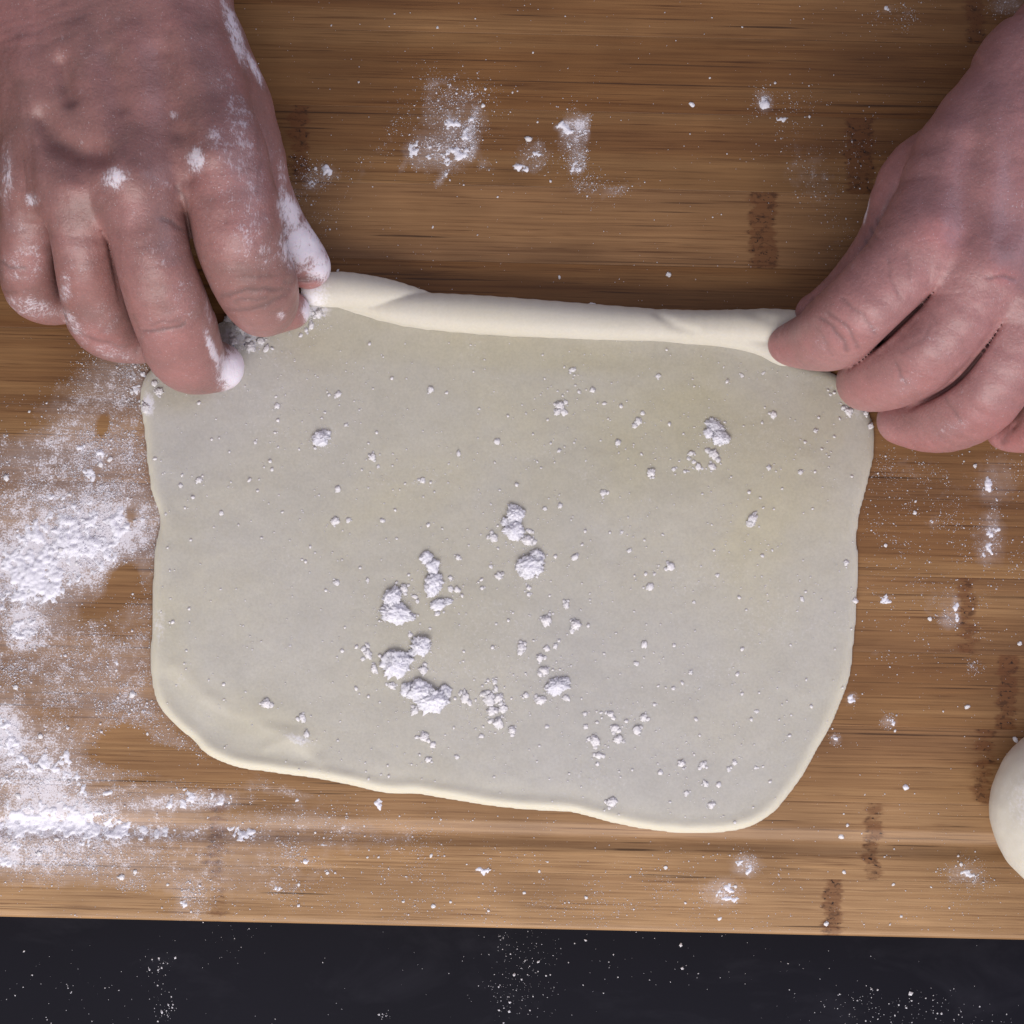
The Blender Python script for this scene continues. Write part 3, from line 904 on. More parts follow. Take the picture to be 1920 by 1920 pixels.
    v[:, 2] = np.maximum(v[:, 2], 0.0012)
    return v, fc, {'film': film, 'red': red, 'crease': crease}


# image left: the person's right hand, back of the hand up, fingertips on the dough
palmA = [
    ([(120, -620, 66, 205), (125, -300, 48, 190), (130, -60, 38, 155)], 0.006, 0.85),
    ([(230, -620, 66, 205), (240, -300, 48, 185), (258, -60, 38, 155)], 0.006, 0.85),
    ([(275, -60, 36, 142), (330, 120, 44, 118), (405, 285, 52, 86)], 0.007, 0.85),
    ([(210, -60, 38, 142), (225, 140, 47, 112), (255, 335, 54, 80)], 0.007, 0.85),
    ([(140, -60, 37, 142), (130, 140, 45, 108), (145, 345, 50, 72)], 0.007, 0.85),
    ([(110, -60, 34, 140), (82, 140, 38, 94), (70, 330, 41, 62)], 0.007, 0.9),
    ([(120, 120, 28, 100), (110, 300, 26, 80)], 0.008, 1.0),
    ([(290, 60, 30, 122), (410, 200, 30, 92)], 0.008, 1.0),
    ([(200, 200, 34, 140), (300, 300, 34, 110)], 0.008, 0.8),
    ([(332, 300, 48, 66), (351, 385, 42, 44)], 0.008, 0.9),
    ([(190, 330, 47, 62), (207, 412, 41, 40)], 0.008, 0.9),
    ([(98, 330, 40, 50), (103, 395, 34, 34)], 0.008, 0.9),
]
fingA = [
    ([(405, 285, 52, 84), (438, 385, 52, 86), (447, 455, 47, 85), (477, 525, 36, 79), (491, 560, 25, 69), (500, 574, 14, 56), (545, 582, 9, 36)], 0.006),        # index
    ([(255, 335, 54, 79), (278, 430, 52, 75), (300, 520, 46, 77), (325, 600, 33, 78), (345, 655, 21, 72), (368, 680, 14, 60), (412, 688, 9, 46)], 0.006),        # middle
    ([(140, 350, 49, 70), (154, 440, 46, 62), (166, 520, 36, 61), (188, 590, 20, 65), (215, 622, 12, 56), (262, 640, 8.5, 42)], 0.006),  # ring
    ([(64, 330, 38, 60), (54, 420, 34, 53), (50, 490, 25, 51), (60, 540, 14, 52), (90, 565, 9.5, 44), (130, 570, 8, 36)], 0.006),  # little
    ([(370, 110, 34, 92), (452, 270, 30, 76), (482, 350, 26, 62), (520, 425, 19, 54), (566, 486, 13, 47), (580, 502, 10.5, 40)], 0.007),  # thumb
]
paintA = dict(
    haze=0.36,
    clefts=[[(342, 375, 56, 0.05), (352, 418, 50, 0.35), (364, 475, 42, 0.55), (389, 541, 32, 0.6), (404, 580, 18, 0.6)],
            [(190, 430, 52, 0.02), (203, 462, 47, 0.2), (223, 545, 36, 0.32), (243, 605, 26, 0.32), (264, 655, 16, 0.2)],
            [(88, 420, 44, 0.02), (95, 470, 36, 0.2), (105, 540, 24, 0.3), (120, 600, 12, 0.25)]],
    form=[
        ([(116, 120), (130, 185)], 16, -0.0020), ([(78, 220), (104, 262), (150, 285), (188, 286)], 22, -0.0030),
        ([(150, 60), (176, 200), (215, 300)], 26, 0.0012), ([(40, 90), (62, 220), (70, 320)], 26, 0.0010), ([(245, 60), (262, 180), (262, 320)], 26, 0.0008),
        ([(340, 40), (375, 160), (400, 280)], 28, 0.0013), ([(200, 100), (225, 200)], 16, -0.0010), ([(300, 100), (325, 240)], 24, -0.0015), ([(345, 255), (355, 330)], 20, -0.0012),
        ([(232, 335), (258, 345)], 34, 0.0016), ([(395, 300), (410, 300)], 38, 0.0016), ([(130, 350), (142, 352)], 28, 0.0013),
        
        ([(455, 455), (465, 465)], 46, 0.0012), ([(292, 495), (302, 505)], 46, 0.0014), ([(165, 515), (170, 520)], 40, 0.0012),
        ([(452, 500), (540, 500)], 14, -0.0004), ([(455, 570), (552, 560)], 26, 0.0004), 
    ],
    creases=[
        ([(418, 553), (452, 545), (500, 540), (540, 545)], 4.5, 0.0004), ([(424, 578), (470, 578), (505, 568), (535, 553)], 4.5, 0.0007),
        ([(440, 565), (500, 556)], 3.5, 0.0003), ([(460, 520), (520, 515)], 4, 0.00025),
        ([(270, 622), (310, 618), (345, 608)], 4, 0.0005), ([(285, 608), (335, 600)], 3.5, 0.00025), ([(250, 590), (265, 630), (258, 660)], 4, 0.0002),
        ([(300, 408), (335, 425), (354, 432)], 4, 0.0004),
        ([(5, 490), (20, 500), (45, 500)], 3.5, 0.0004), ([(5, 545), (30, 550)], 3.5, 0.0003),
        ([(330, 350), (350, 380), (354, 420)], 3.5, 0.0003), ([(0, 82), (60, 60), (160, 30)], 4, 0.00014), ([(0, 60), (80, 40), (200, 0)], 4, 0.00012), ([(0, 95), (80, 85), (150, 60)], 4, 0.00014), ([(0, 45), (60, 28), (130, 0)], 4, 0.0001),
        ([(540, 530), (575, 522), (600, 522)], 6, 0.0012), ([(130, 615), (190, 640), (240, 650)], 4, 0.0003), ([(480, 240), (490, 300), (480, 360)], 4, 0.0002),
    ],
    flour=[
        (218, 337, 38, 28, -15, 1.0), (368, 300, 26, 34, -10, 1.0), (60, 375, 20, 20, 20, 0.85), (450, 225, 40, 80, -15, 0.72), (405, 260, 30, 40, 20, 0.66), (470, 345, 16, 50, -8, 0.7),
        (530, 335, 12, 60, -5, 0.75), (545, 400, 30, 60, -15, 1.05), (570, 460, 60, 60, 40, 1.15), (605, 500, 40, 40, 0, 1.1), (495, 480, 38, 46, 0, 0.6), (325, 212, 16, 10, 0, 0.75), (222, 36, 6, 6, 0, 0.8), (335, 165, 7, 6, 0, 0.6),
        (123, 540, 16, 42, 0, 0.78), (55, 575, 70, 30, 10, 0.75), (25, 500, 40, 50, 0, 0.62), (12, 330, 18, 90, 0, 0.75), (30, 420, 40, 30, 0, 0.6), (140, 610, 18, 60, -35, 0.75), (215, 660, 60, 22, 15, 0.7),
        (450, 690, 50, 62, 20, 1.25), (398, 655, 12, 60, -20, 0.95), (392, 570, 18, 70, -8, 0.66), (527, 592, 13, 12, 0, 0.8), (585, 585, 26, 40, 0, 1.15), (440, 60, 18, 90, -18, 1.0), (478, 130, 10, 50, -25, 1.0),  # small round patch at the index fingertip is a painted highlight
        (290, 610, 40, 20, 0, 0.45), (345, 600, 20, 20, 0, 0.5), (300, 340, 60, 14, 25, 0.5), (180, 110, 60, 60, 0, 0.42), (60, 60, 90, 60, 0, 0.42), (300, 470, 100, 90, 0, 0.46), (330, 700, 60, 20, 10, 0.4), (450, 450, 90, 100, 0, 0.46), (150, 480, 60, 100, 0, 0.46), (300, 620, 90, 80, 0, 0.44), (450, 310, 80, 160, -8, 0.60), (470, 440, 60, 90, -10, 0.62), (420, 150, 60, 120, -15, 0.48), (340, 560, 60, 90, 0, 0.50), (55, 480, 60, 80, 0, 0.60), (190, 600, 60, 60, 0, 0.52), (380, 80, 90, 120, 0, 0.40), (250, 400, 120, 60, 0, 0.44),
    ],
    red=[
        (310, 640, 60, 40, 0, 0.6), (240, 390, 40, 30, 0, 0.45), (190, 640, 60, 26, 20, 0.7), (60, 480, 40, 50, 0, 0.45), (400, 340, 40, 30, 0, 0.35), (30, 40, 80, 60, 0, 0.5), (580, 540, 40, 30, 0, 0.9), (340, 700, 60, 30, 0, 0.5),
        (450, 450, 40, 40, 0, 0.3),
    ],
)
loA = P(-190, 0, 0.0) * [1, 0, 0] + [-0.008, P(0, 770)[1], -0.001]
hiA = np.array([P(650, 0)[0], P(0, -760, 0.09)[1], 0.136])
person = link("person", None, label="person reaching in with both bare floury hands, pinching the rolled edge of dough", category="person")
v, fc, at = build_hand(palmA, fingA, loA, hiA, paintA)
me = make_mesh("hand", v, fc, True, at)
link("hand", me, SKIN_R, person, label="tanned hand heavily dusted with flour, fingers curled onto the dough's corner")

# image right: the person's left hand
palmB = [
    ([(2560, -470, 70, 200), (2330, -230, 52, 185), (2120, 0, 39, 152), (1985, 150, 38, 142)], 0.006, 0.85),
    ([(2660, -370, 70, 190), (2420, -130, 52, 175), (2200, 80, 39, 147), (2080, 240, 38, 142)], 0.006, 0.85),
    ([(1950, 185, 40, 137), (1822, 305, 46, 112), (1745, 440, 52, 86)], 0.007, 0.85),
    ([(2010, 210, 41, 132), (1905, 330, 49, 112), (1845, 495, 54, 84)], 0.007, 0.85),
    ([(2080, 250, 40, 132), (1985, 380, 47, 104), (1925, 560, 50, 80)], 0.007, 0.85),
    ([(2140, 300, 37, 132), (2070, 430, 42, 94), (2005, 620, 41, 66)], 0.007, 0.9),
    ([(1930, 280, 30, 120), (1820, 420, 34, 90)], 0.008, 1.0),
    ([(2080, 330, 30, 110), (1980, 500, 30, 90)], 0.008, 1.0),
    ([(1805, 440, 48, 66), (1752, 535, 42, 42)], 0.008, 0.9),
    ([(1890, 520, 47, 62), (1865, 592, 40, 38)], 0.008, 0.9),
    ([(1965, 600, 42, 54), (1932, 700, 36, 40)], 0.009, 0.9),
]
fingB = [
    ([(1745, 440, 52, 84), (1690, 505, 52, 79), (1618, 578, 46, 76), (1570, 618, 33, 72), (1540, 635, 22, 61), (1492, 645, 12, 44), (1474, 646, 10, 34)], 0.006),
    ([(1845, 495, 54, 80), (1800, 580, 52, 73), (1738, 652, 44, 73), (1688, 688, 32, 73), (1645, 706, 20, 66), (1622, 716, 12, 54)], 0.006),
    ([(1925, 560, 50, 76), (1892, 665, 47, 74), (1842, 738, 38, 75), (1790, 772, 26, 72), (1740, 786, 15, 62), (1690, 788, 9, 46)], 0.006),
    ([(2005, 620, 39, 66), (1998, 710, 36, 60), (1975, 775, 27, 56), (1940, 800, 16, 48), (1900, 812, 9, 36), (1880, 812, 7, 30)], 0.006),
    ([(1900, 240, 34, 90), (1785, 325, 30, 100), (1728, 360, 28, 88), (1672, 460, 24, 66), (1600, 545, 16, 54), (1548, 585, 11, 46), (1529, 588, 9.5, 38)], 0.006),
]
paintB = dict(
    haze=0.34,
    clefts=[[(1758, 537, 56, 0.02), (1732, 567, 50, 0.35), (1700, 598, 44, 0.48), (1660, 636, 36, 0.46), (1612, 678, 26, 0.1), (1590, 692, 24, 0.01)],
            [(1884, 600, 54, 0.02), (1845, 657, 47, 0.38), (1792, 718, 38, 0.50), (1725, 757, 26, 0.45), (1672, 774, 18, 0.12), (1650, 780, 16, 0.01)],
            [(1950, 720, 40, 0.05), (1920, 770, 30, 0.4), (1900, 800, 18, 0.4)]],
    form=[
        ([(1720, 430), (1760, 440)], 44, 0.0014), ([(1845, 495), (1850, 500)], 40, 0.0014), ([(1920, 560), (1925, 560)], 38, 0.0012),
        ([(1780, 250), (1760, 400)], 26, 0.0008), ([(1860, 200), (1850, 440)], 26, 0.0008),
        ([(1820, 280), (1800, 440)], 26, -0.0009), ([(1905, 300), (1890, 440)], 24, -0.0007), ([(1618, 575), (1625, 580)], 44, 0.0010), ([(1720, 655), (1728, 660)], 44, 0.0013), ([(1828, 735), (1832, 740)], 44, 0.0013),
        ([(1712, 280), (1690, 340), (1660, 400), (1640, 440)], 9, -0.0006),
    ],
    creases=[
        ([(1712, 290), (1692, 345), (1660, 395), (1640, 440), (1620, 470)], 4, 0.0002),
        ([(1735, 565), (1722, 582)], 5, 0.0005),
        ([(1540, 595), (1570, 620), (1590, 655)], 4, 0.0004), ([(1555, 585), (1590, 612), (1610, 650)], 4, 0.00035), ([(1580, 560), (1615, 590), (1640, 625)], 3.5, 0.00025),
        ([(1530, 615), (1550, 640), (1560, 665)], 3.5, 0.00025), ([(1645, 410), (1652, 425)], 4, 0.0006), ([(1635, 430), (1643, 445)], 4, 0.0005), ([(1625, 452), (1632, 462)], 4, 0.0005),
        ([(1690, 660), (1730, 640), (1745, 610)], 4, 0.0002), ([(1680, 680), (1700, 720)], 3.5, 0.0003), ([(1775, 745), (1800, 790)], 3.5, 0.0003), ([(1850, 520), (1880, 515), (1900, 525)], 4, 0.0004),
        ([(1915, 770), (1905, 800), (1880, 830)], 5, 0.0008), ([(1665, 480), (1668, 520), (1690, 560)], 4, 0.0002), ([(1700, 470), (1705, 520)], 4, 0.0002), ([(1500, 590), (1515, 580), (1525, 560)], 4, 0.0005),
    ],
    flour=[
        (1900, 390, 36, 90, -8, 0.50), (1780, 380, 60, 50, 0, 0.40), (1700, 720, 50, 30, -30, 0.52), (1790, 800, 60, 26, -15, 0.50), (1540, 640, 22, 26, 0, 0.52), (1605, 480, 16, 60, 25, 0.45), (1625, 395, 4, 40, 12, 0.9),  # first patch paints the side light's glare on the back of the hand
        (1640, 610, 40, 40, 0, 0.46), (1745, 640, 40, 40, 0, 0.44), (1600, 555, 40, 30, 0, 0.36), (1790, 500, 60, 60, 0, 0.34), (1870, 690, 60, 60, 0, 0.36),
    ],
    red=[
        (1760, 440, 50, 34, 0, 0.6), (1880, 520, 30, 16, 0, 0.7), (1600, 625, 50, 34, -30, 0.5), (1470, 645, 50, 30, 0, 0.75), (1620, 735, 60, 30, 10, 0.6), (1710, 830, 60, 22, 10, 0.55), (1900, 815, 60, 40, 0, 0.95),
        (1720, 700, 40, 30, 0, 0.4), (1840, 790, 60, 40, 0, 0.4), (1670, 290, 40, 110, 15, 0.15),
    ],
)
loB = np.array([P(1405, 0)[0], P(0, 900)[1], -0.001])
hiB = np.array([P(2760, 0, 0.09)[0], P(0, -650, 0.09)[1], 0.136])
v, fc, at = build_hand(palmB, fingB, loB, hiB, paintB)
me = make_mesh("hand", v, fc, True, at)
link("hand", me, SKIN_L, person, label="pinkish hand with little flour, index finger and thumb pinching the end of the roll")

# ------------------------------------------------------------------ ball of dough
sk = Sculpt(P(1840, 1700) + [-.004, 0, -.0005], P(2210, 1340) + [0, 0, 0.037], 0.0007)
B = sk.new()
cb = P(2026, 1517, 0.013)
X, Y, Z = sk.ax[0][:, None, None], sk.ax[1][None, :, None], sk.ax[2][None, None, :]
q = np.sqrt((X - cb[0]) ** 2 + (Y - cb[1]) ** 2 + ((Z - 0.013) / 0.72) ** 2) - 0.0247
q = np.maximum(q, 0.0003 - Z).astype(np.float32)
v, fc = surface_nets(q, sk.lo, (sk.h,) * 3)
n = vert_normals(v, fc)
v = v + n * (0.0009 * (fbm(v[:, 0] / .008, v[:, 1] / .008, v[:, 2] / .008, 71, 3) - 0.5) * np.clip(v[:, 2] / .004, 0, 1))[:, None]
vpx, vpy = to_px(v)
me = make_mesh("dough_ball", v, fc, True, {'edge': np.full(len(v), 0.75), 'film': np.clip(0.24 + blob(vpx, vpy, (1930, 1500, 50, 60, 0, .25)), 0, 1)})
link("dough_ball", me, ROLL, label="smooth round ball of dough resting on the board at the right edge of the picture", category="dough ball")

# ------------------------------------------------------------------ flour heaps on the board (height field that surfaces from below)
hh = 0.00034
fx = np.arange(P(-330, 0)[0], P(2000, 0)[0], hh)
fy = np.arange(P(0, 1735)[1], P(0, 0)[1], hh)
FX, FY = np.meshgrid(fx, fy, indexing='ij')
fpx, fpy = 960 + FX / S, 960 - FY / S
hd = dens(fpx, fpy, D_HEAP)
cl = np.maximum.reduce([blob(fpx, fpy, b) for b in D_CLEAN])
hd = hd - cl * 0.8
n1 = fbm(FX / 0.0048, FY / 0.0048, FX * 0, 81, 4, 0.66)
n2 = fbm(FX / 0.0013, FY / 0.0013, FX * 0, 91, 3, 0.8)
hd = np.maximum(hd, 0.62 * extra_dust(fpx, fpy) - cl)
zf = 0.0020 * (hd * 0.64 + (n1 - 0.5) * 1.25 + (n2 - 0.5) * 1.15 - 0.43 - 1.6 * np.clip(0.30 - hd, 0, 1))
zf = np.where(zf > 0, 0.0016 * (1 - np.exp(-zf / 0.0011)), zf)
zf = np.minimum(zf * 0.75, 0.0010)
zg = zf + board_z(FX, FY) - 0.00022
n, k = zf.shape
I = np.arange(n * k).reshape(n, k)
F = np.stack([I[:-1, :-1], I[1:, :-1], I[1:, 1:], I[:-1, 1:]], -1).reshape(-1, 4)
zq = zf.ravel()
yl = (-sa * FX + ca * FY).ravel()
okv = (zq > 0.0000) & (yl > -(1742 - 960) * S + 0.001)
keep = okv[F].any(1)
under = (poly_sd(fpx[::4, ::4], fpy[::4, ::4], outl))
uu = np.repeat(np.repeat(under, 4, 0), 4, 1)[:n, :k].ravel()
keep &= ~(uu[F[:, 0]] < -6)
F = F[keep]
used, inv = np.unique(F, return_inverse=True)
VV = np.stack([FX.ravel(), FY.ravel(), zg.ravel()], 1)[used]
me = make_mesh("flour_heaps", VV, inv.reshape(-1, 4), True)
link("flour_heaps", me, FLOURM, label="heaped and smeared white flour lying on the bamboo board", category="flour", kind="stuff")

# ------------------------------------------------------------------ grains
octv = np.array([(1, 0, 0), (-1, 0, 0), (0, 1, 0), (0, -1, 0), (0, 0, 1), (0, 0, -1)], float)
octf = np.array([(0, 2, 4), (2, 1, 4), (1, 3, 4), (3, 0, 4), (2, 0, 5), (1, 2, 5), (3, 1, 5), (0, 3, 5)])


def grains(name, pts, r, mat, **props):
    N = len(pts)
    th = rng.uniform(0, 2 * np.pi, N)
    ov = octv[None] * (r[:, None, None] * rng.uniform(0.6, 1.35, (N, 6, 1)))
    c, s = np.cos(th)[:, None], np.sin(th)[:, None]
    x = ov[:, :, 0] * c - ov[:, :, 1] * s
    y = ov[:, :, 0] * s + ov[:, :, 1] * c
    z = ov[:, :, 2] * 0.75
    V = np.stack([x, y, z], -1) + pts[:, None, :] + np.array([0, 0, 1])[None, None] * (r * 0.45)[:, None, None]
    F = octf[None] + 6 * np.arange(N)[:, None, None]
    me = make_mesh(name, V.reshape(-1, 3), F.reshape(-1, 3), False)
    return link(name, me, mat, **props)


# on the board
N = 1500000
qx = rng.uniform(-250, 1950, N); qy = rng.uniform(-40, 1745, N)
dd = dust_density(qx, qy)
cn = fbm(qx / 34, qy / 34, qx * 0, 101, 3, 0.6)
cn2 = fbm(qx / 110, qy / 110, qx * 0, 111, 2)
prob = 1.05 * dd ** 1.3 * np.clip((cn - 0.33) * 3.8, 0.08, 1.8) * np.clip((cn2 - 0.25) * 2.6, 0.3, 1.3) + 0.0016 + 0.004 * (rng.uniform(0, 1, N) < 0.3) * (qy > 1450) + 0.001
keep = (rng.uniform(0, 1, N) < prob) & (dough_in(qx, qy) > 0.0004)
qx, qy = qx[keep], qy[keep]
wx, wy = (qx - 960) * S, -(qy - 960) * S
yl = -sa * wx + ca * wy
keep = yl > -(1742 - 960) * S + 0.0006
wx, wy, qx, qy = wx[keep], wy[keep], qx[keep], qy[keep]
r = np.exp(rng.normal(math.log(0.000088), 0.48, len(wx)))
r = np.clip(r, 0.00004, 0.00050)
i = np.clip((wx - fx[0]) / hh, 0, len(fx) - 1).astype(int); j = np.clip((wy - fy[0]) / hh, 0, len(fy) - 1).astype(int)
bz = np.maximum(board_z(wx, wy), zg[i, j]) - 0.0002
print("board grains", len(wx))
grains("flour_dust", np.stack([wx, wy, bz], 1), r, FLOURM, label="fine white flour grains scattered over the bamboo board", category="flour", kind="stuff")

# on the countertop
N = 60000
qx = rng.uniform(-40, 1960, N); qy = rng.uniform(1725, 1960, N)
cd = np.maximum.reduce([blob(qx, qy, b) for b in [(985, 1790, 60, 50, 0, .5), (975, 1850, 60, 50, 0, .6), (950, 1880, 26, 30, 0, .9), (722, 1903, 10, 7, 0, 2.0), (948, 1756, 16, 8, 0, 1.5), (1700, 1900, 160, 40, 0, .35),
                                                   (300, 1840, 26, 60, 0, .45), (310, 1895, 22, 18, 0, 1.2), (430, 1770, 40, 40, 0, .2), (1630, 1880, 60, 30, 0, .5), (1250, 1800, 300, 60, 0, .05), (150, 1860, 160, 60, 0, .08)]])
keep = rng.uniform(0, 1, N) < cd * 0.24 + 0.0012
k2 = 1 + BT / H
qx, qy = qx[keep], qy[keep]
wx, wy = (qx - 960) * S * k2, -(qy - 960) * S * k2
keep = (-sa * wx + ca * wy) < -(1742 - 960) * S - 0.0006
wx, wy = wx[keep], wy[keep]
r = np.clip(np.exp(rng.normal(math.log(0.00010), 0.6, len(wx))), 0.00004, 0.0008)
grains("flour_specks", np.stack([wx, wy, np.full(len(wx), -BT)], 1), r, FLOURM, label="sparse flour specks fallen on the dark countertop", category="flour", kind="stuff")

# ------------------------------------------------------------------ lumps of flour
import bmesh


def ico(sub):
    bm = bmesh.new()
    bmesh.ops.create_icosphere(bm, subdivisions=sub, radius=1)
    V = np.array([x.co[:] for x in bm.verts]); F = np.array([[q.index for q in p.verts] for p in bm.faces])
    bm.free()
    return V, F


ICO = {s_: ico(s_) for s_ in (1, 2, 3, 4, 5)}


def lump_arrays(px, py, rx, ry, ang, sub, seed, zf_, hgt=0.75, rough=0.5):
    V, F = ICO[sub]
    V = V.copy()
    f1 = 1.8
    d = 1 + rough * 1.3 * (fbm(V[:, 0] * f1 + seed * 3.1, V[:, 1] * f1, V[:, 2] * f1, seed, 4, 0.68) - 0.5)
    d += rough * 0.55 * (fbm(V[:, 0] * 6 + seed, V[:, 1] * 7, V[:, 2] * 7, seed + 5, 3, 0.75) - 0.5)
    V = V * d[:, None]
    c, s = math.cos(math.radians(-ang)), math.sin(math.radians(-ang))
    x = V[:, 0] * rx * S; y = V[:, 1] * ry * S
    z = V[:, 2] * min(rx, ry) * S * hgt
    X = x * c - y * s; Y = x * s + y * c
    o = np.array([(px - 960) * S, -(py - 960) * S, zf_])
    return np.stack([X, Y, z], 1) + [0, 0, min(rx, ry) * S * hgt * 0.45] + o, F


def big_clump(parts, label, seed):
    Vs, Fs, o = [], [], 0
    for q, (px, py, rx, ry, an) in enumerate(parts):
        V, F = lump_arrays(px, py, rx, ry, an, 5 if rx > 14 else 4, seed + q * 7, float(dough_z(np.array(px), np.array(py))) - 0.0001, 0.42, 1.15)
        Vs.append(V); Fs.append(F + o); o += len(V)
    base_v = np.concatenate(Vs)
    nf = int(len(base_v) * 0.10)
    for p in base_v[rng.integers(0, len(base_v), nf)] + rng.normal(0, 0.00016, (nf, 3)):
        p[2] = max(p[2], float(dough_z(np.array(parts[0][0]), np.array(parts[0][1]))))
        gr = octv * (rng.uniform(0.00005, 0.00018) * rng.uniform(0.6, 1.3, (6, 1))) + p
        Vs.append(gr); Fs.append(octf + o); o += 6
    V = np.concatenate(Vs); F = np.concatenate(Fs)
    c = V.mean(0); c[2] = V[:, 2].min()
    me = make_mesh("flour_clump", V - c, F, True)
    ob = link("flour_clump", me, FLOURM, label=label, category="flour clump", group="clumps of flour lying on the dough")
    ob.location = c


big_clump([(790, 1295, 24, 20, 20), (812, 1312, 30, 20, -10), (765, 1292, 12, 14, 0), (833, 1298, 12, 14, 0)], "widest flour clump on the dough, low at the bottom of the cluster left of centre", 301)
big_clump([(744, 1245, 24, 21, -20), (735, 1232, 12, 12, 0), (758, 1230, 10, 9, 0)], "rounded flour clump on the dough just above the widest clump", 331)
big_clump([(790, 1210, 17, 17, 0), (775, 1222, 12, 8, -30)], "greyish flour clump touching the upper right of the rounded clump on the dough", 345)
big_clump([(735, 1120, 15, 19, 10), (746, 1150, 26, 17, 10), (770, 1156, 10, 7, 0)], "boot shaped flour clump on the dough, farthest left of the large clumps", 361)
big_clump([(812, 1062, 12, 14, 10), (812, 1096, 16, 20, 10), (800, 1046, 11, 11, 0), (822, 1133, 14, 10, -20), (838, 1128, 12, 6, -10)], "long upright string of flour clumps on the dough above the boot shaped clump", 381)
big_clump([(995, 1060, 23, 19, -25), (1008, 1046, 13, 14, -20), (987, 1072, 12, 12, 0)], "shield shaped flour clump standing alone near the middle of the dough", 401)
big_clump([(962, 995, 16, 15, 0), (965, 964, 16, 15, 0), (948, 978, 8, 8, 0)], "two stacked flour clumps on the dough above the shield shaped clump", 421)
big_clump([(1340, 800, 18, 10, 30), (1350, 820, 17, 13, 20), (1328, 812, 9, 9, 0)], "loose flour clump on the dough near the hand at the right", 441)
big_clump([(1045, 1285, 20, 13, -15), (1058, 1276, 10, 8, 0)], "oval flour clump on the lower dough right of the crumb cluster", 461)
big_clump([(604, 822, 16, 12, -30), (612, 816, 8, 9, 0)], "single small flour clump on the upper left of the dough", 481)

# crumbs on the dough, read off one by one, plus fine ones
CR = [(630, 977, 9), (654, 975, 6), (718, 976, 6), (635, 740, 7), (618, 741, 4), (698, 857, 9), (634, 917, 7), (710, 875, 4), (808, 731, 8), (793, 901, 7), (1050, 760, 10), (1045, 772, 9), (1056, 772, 8), (1073, 694, 7),
      (1110, 732, 7), (1130, 924, 9), (1196, 790, 8), (1158, 830, 7), (1048, 845, 5), (1220, 886, 10), (1262, 880, 6), (1283, 884, 5), (1295, 850, 7), (1300, 866, 6), (1308, 875, 8), (1336, 852, 12), (1345, 862, 8), (1325, 845, 7), (1334, 875, 9),
      (1440, 877, 5), (1449, 778, 8), (1410, 972, 14), (1405, 980, 9), (1390, 705, 5), (1233, 706, 6), (1165, 997, 4), (1180, 1032, 6), (1078, 1044, 8), (1256, 1062, 9), (1226, 1076, 4), (1218, 1100, 8), (1528, 808, 5), (1590, 772, 9), (1500, 885, 5),
      (925, 1008, 10), (992, 995, 7), (990, 1013, 12), (1050, 948, 7), (1022, 954, 5), (500, 1317, 11), (632, 1092, 8), (690, 1226, 12), (702, 1252, 9), (690, 1087, 5), (758, 1103, 10), (778, 1118, 6), (783, 1127, 5), (845, 1104, 7), (857, 1105, 8),
      (845, 1083, 6), (859, 1045, 6), (889, 1014, 0), (991, 1102, 6), (991, 1114, 5), (935, 1080, 9), (921, 1062, 5), (904, 1102, 5), (1061, 1135, 9), (1025, 1163, 12), (1080, 1171, 12), (1072, 1182, 6), (977, 1214, 10), (976, 1222, 8), (1012, 1233, 9),
      (1025, 1215, 8), (1041, 1210, 6), (1020, 1256, 10), (1012, 1262, 7), (986, 1302, 7), (1013, 1312, 11), (1062, 1308, 8), (927, 1278, 6), (918, 1310, 13), (934, 1308, 11), (922, 1332, 13), (942, 1328, 9), (934, 1355, 14), (960, 1368, 9),
      (872, 1307, 12), (880, 1316, 8), (794, 1255, 10), (735, 1285, 10), (778, 1332, 9), (795, 1380, 12), (812, 1395, 8), (803, 1423, 8), (857, 1418, 5), (902, 1379, 7), (1096, 1337, 6), (1144, 1338, 9), (1206, 1344, 9), (1152, 1364, 9), (1098, 1361, 6),
      (1115, 1388, 11), (1158, 1385, 11), (1193, 1369, 10), (1025, 1361, 5), (1122, 1415, 8), (1130, 1416, 6), (1120, 1431, 5), (1192, 1243, 7), (1207, 1208, 8), (1263, 1209, 4), (1294, 1260, 5), (1262, 1290, 5), (1226, 1320, 5), (1277, 1430, 10),
      (1317, 1432, 9), (1365, 1441, 6), (1376, 1428, 6), (1237, 1447, 6), (1322, 1468, 8), (1346, 1470, 7), (1146, 1503, 11), (1332, 1508, 9), (1415, 1438, 5), (1286, 1486, 6), (1585, 1055, 6), (1602, 1126, 7), (1502, 1122, 5), (568, 1345, 9), (576, 1375, 8),
      (1344, 1078, 5), (1300, 1128, 4), (1390, 1300, 4), (1418, 1333, 5), (520, 762, 6), (650, 797, 5), (860, 850, 6), (932, 828, 8), (1100, 760, 0), (480, 830, 4), (340, 910, 6), (375, 900, 7), (416, 962, 6), (450, 590, 13), (438, 640, 11), (470, 650, 12),
      (490, 640, 8), (455, 615, 14), (478, 620, 9), (500, 655, 8), (445, 575, 10), (420, 560, 9), (430, 600, 8), (585, 612, 8), (598, 590, 9), (575, 620, 6), (565, 630, 5), (276, 765, 12), (300, 735, 9), (292, 720, 7), (1630, 800, 8), (1622, 775, 6), (1580, 765, 6),
      (1555, 740, 4), (1430, 700, 4), (820, 1150, 6), (690, 1210, 6), (770, 1190, 6), (545, 1210, 3), (930, 1290, 7), (905, 1300, 6), (1290, 860, 5), (1205, 775, 5), (1190, 798, 6), (1085, 735, 4), (1060, 755, 6)]
Vs, Fs, o = [], [], 0


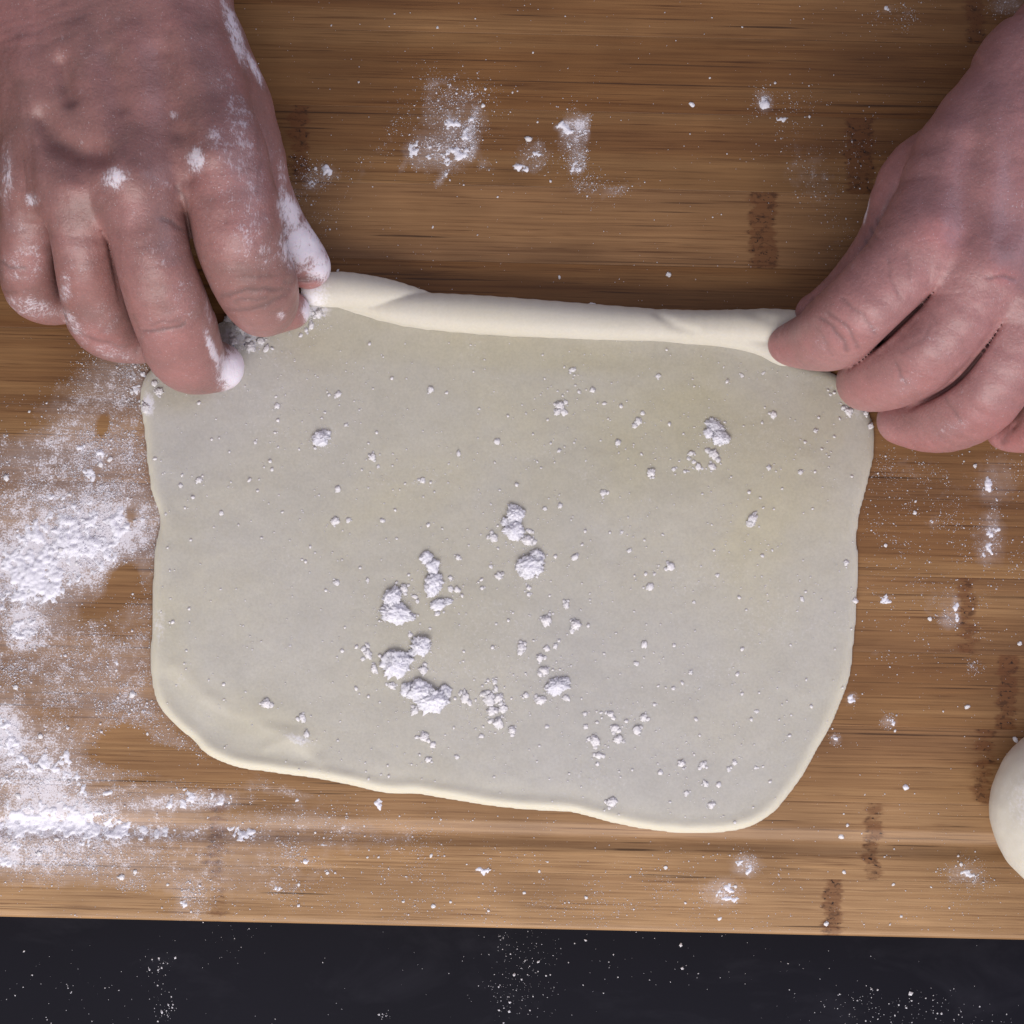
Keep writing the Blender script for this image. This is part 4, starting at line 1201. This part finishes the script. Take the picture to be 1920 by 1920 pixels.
def add_lump(px, py, r_, z0, sub, seed, rough=0.75, hg=0.7):
    global o
    V, F = lump_arrays(px, py, r_ * rng.uniform(.85, 1.15), r_ * rng.uniform(.7, 1.0), rng.uniform(0, 180), sub, seed, z0, hg, rough)
    Vs.append(V); Fs.append(F + o); o += len(V)


for q, (x, y, r_) in enumerate(CR):
    if r_ < 3:
        continue
    z0 = float(dough_z(np.array(x), np.array(y))) - 0.00005
    add_lump(x, y, r_ * 0.80, z0, 4 if r_ > 8 else 3, 500 + q, 1.35, 0.36)
    for w in range(2 if r_ > 8 else (1 if rng.random() < .4 else 0)):
        a = rng.uniform(0, 6.28)
        add_lump(x + math.cos(a) * r_, y + math.sin(a) * r_, r_ * rng.uniform(.2, .5), z0, 2, 900 + q, 1.2, 0.4)
# fine crumbs scattered, denser near the clumps
for q in range(2300):
    if q < 1300:
        x, y = rng.uniform(290, 1600), rng.uniform(640, 1540)
    else:
        c = CR[rng.integers(len(CR))]
        x, y = c[0] + rng.normal(0, 42), c[1] + rng.normal(0, 42)
    if float(dough_in(np.array(x), np.array(y))) > -0.0012:
        continue
    r_ = float(np.clip(np.exp(rng.normal(math.log(1.35), 0.5)), 0.6, 4.5))
    add_lump(x, y, r_, float(dough_z(np.array(x), np.array(y))), 1, 1500 + q, 1.0, 0.45)
# little crumbs on the wood
cand = rng.uniform([0, 0], [1920, 1735], (26000, 2))
cw = dust_density(cand[:, 0], cand[:, 1]) ** 1.2 * 0.030 + 0.0022 + 0.006 * (cand[:, 1] > 1560) + 0.006 * (cand[:, 0] > 1640) * (cand[:, 1] > 840)
csel = cand[(rng.uniform(0, 1, len(cand)) < cw) & (dough_in(cand[:, 0], cand[:, 1]) > 0.0012)]
boardV = len(Vs)
for q, (x, y) in enumerate(csel):
    wx_, wy_ = (x - 960) * S, -(y - 960) * S
    if -sa * wx_ + ca * wy_ < -(1742 - 960) * S + 0.0012:
        continue
    r_ = float(np.clip(np.exp(rng.normal(math.log(2.6), 0.5)), 1.2, 7))
    i_ = int(np.clip((wx_ - fx[0]) / hh, 0, len(fx) - 1)); j_ = int(np.clip((wy_ - fy[0]) / hh, 0, len(fy) - 1))
    add_lump(x, y, r_, max(float(board_z(np.array(wx_), np.array(wy_))), float(zg[i_, j_])) - 0.0002, 3 if r_ > 3.5 else 2, 3000 + q, 1.2, 0.4)
me = make_mesh("flour_crumbs", np.concatenate(Vs), np.concatenate(Fs), True)
link("flour_crumbs", me, CRUMBM, label="many small crumbs of flour sprinkled across the dough sheet and board", category="flour", kind="stuff")

# soft grains hugging the big clumps and the floury corner of the dough
N = 9000
cc = np.array([(800, 1300, 50), (745, 1245, 34), (790, 1210, 26), (742, 1140, 34), (812, 1090, 40), (995, 1060, 30), (963, 980, 34), (1343, 812, 32), (1045, 1285, 28), (604, 822, 20), (460, 620, 34), (590, 600, 24), (925, 1325, 34)])
pick = rng.integers(0, len(cc), N)
qx = cc[pick, 0] + rng.normal(0, 0.62, N) * cc[pick, 2]; qy = cc[pick, 1] + rng.normal(0, 0.62, N) * cc[pick, 2]
gd = dough_in(qx, qy) < -0.0008
qx, qy = qx[gd][:2600], qy[gd][:2600]
r = np.clip(np.exp(rng.normal(math.log(0.00010), 0.4, len(qx))), 0.00005, 0.0004)
grains("flour_grains", np.stack([(qx - 960) * S, -(qy - 960) * S, dough_z(qx, qy) - 0.00003], 1), r, CRUMBM, label="tiny flour grains around the clumps on the dough", category="flour", kind="stuff")

tot = sum(len(o_.data.polygons) for o_ in bpy.data.objects if o_.type == 'MESH')
print("polys", tot)
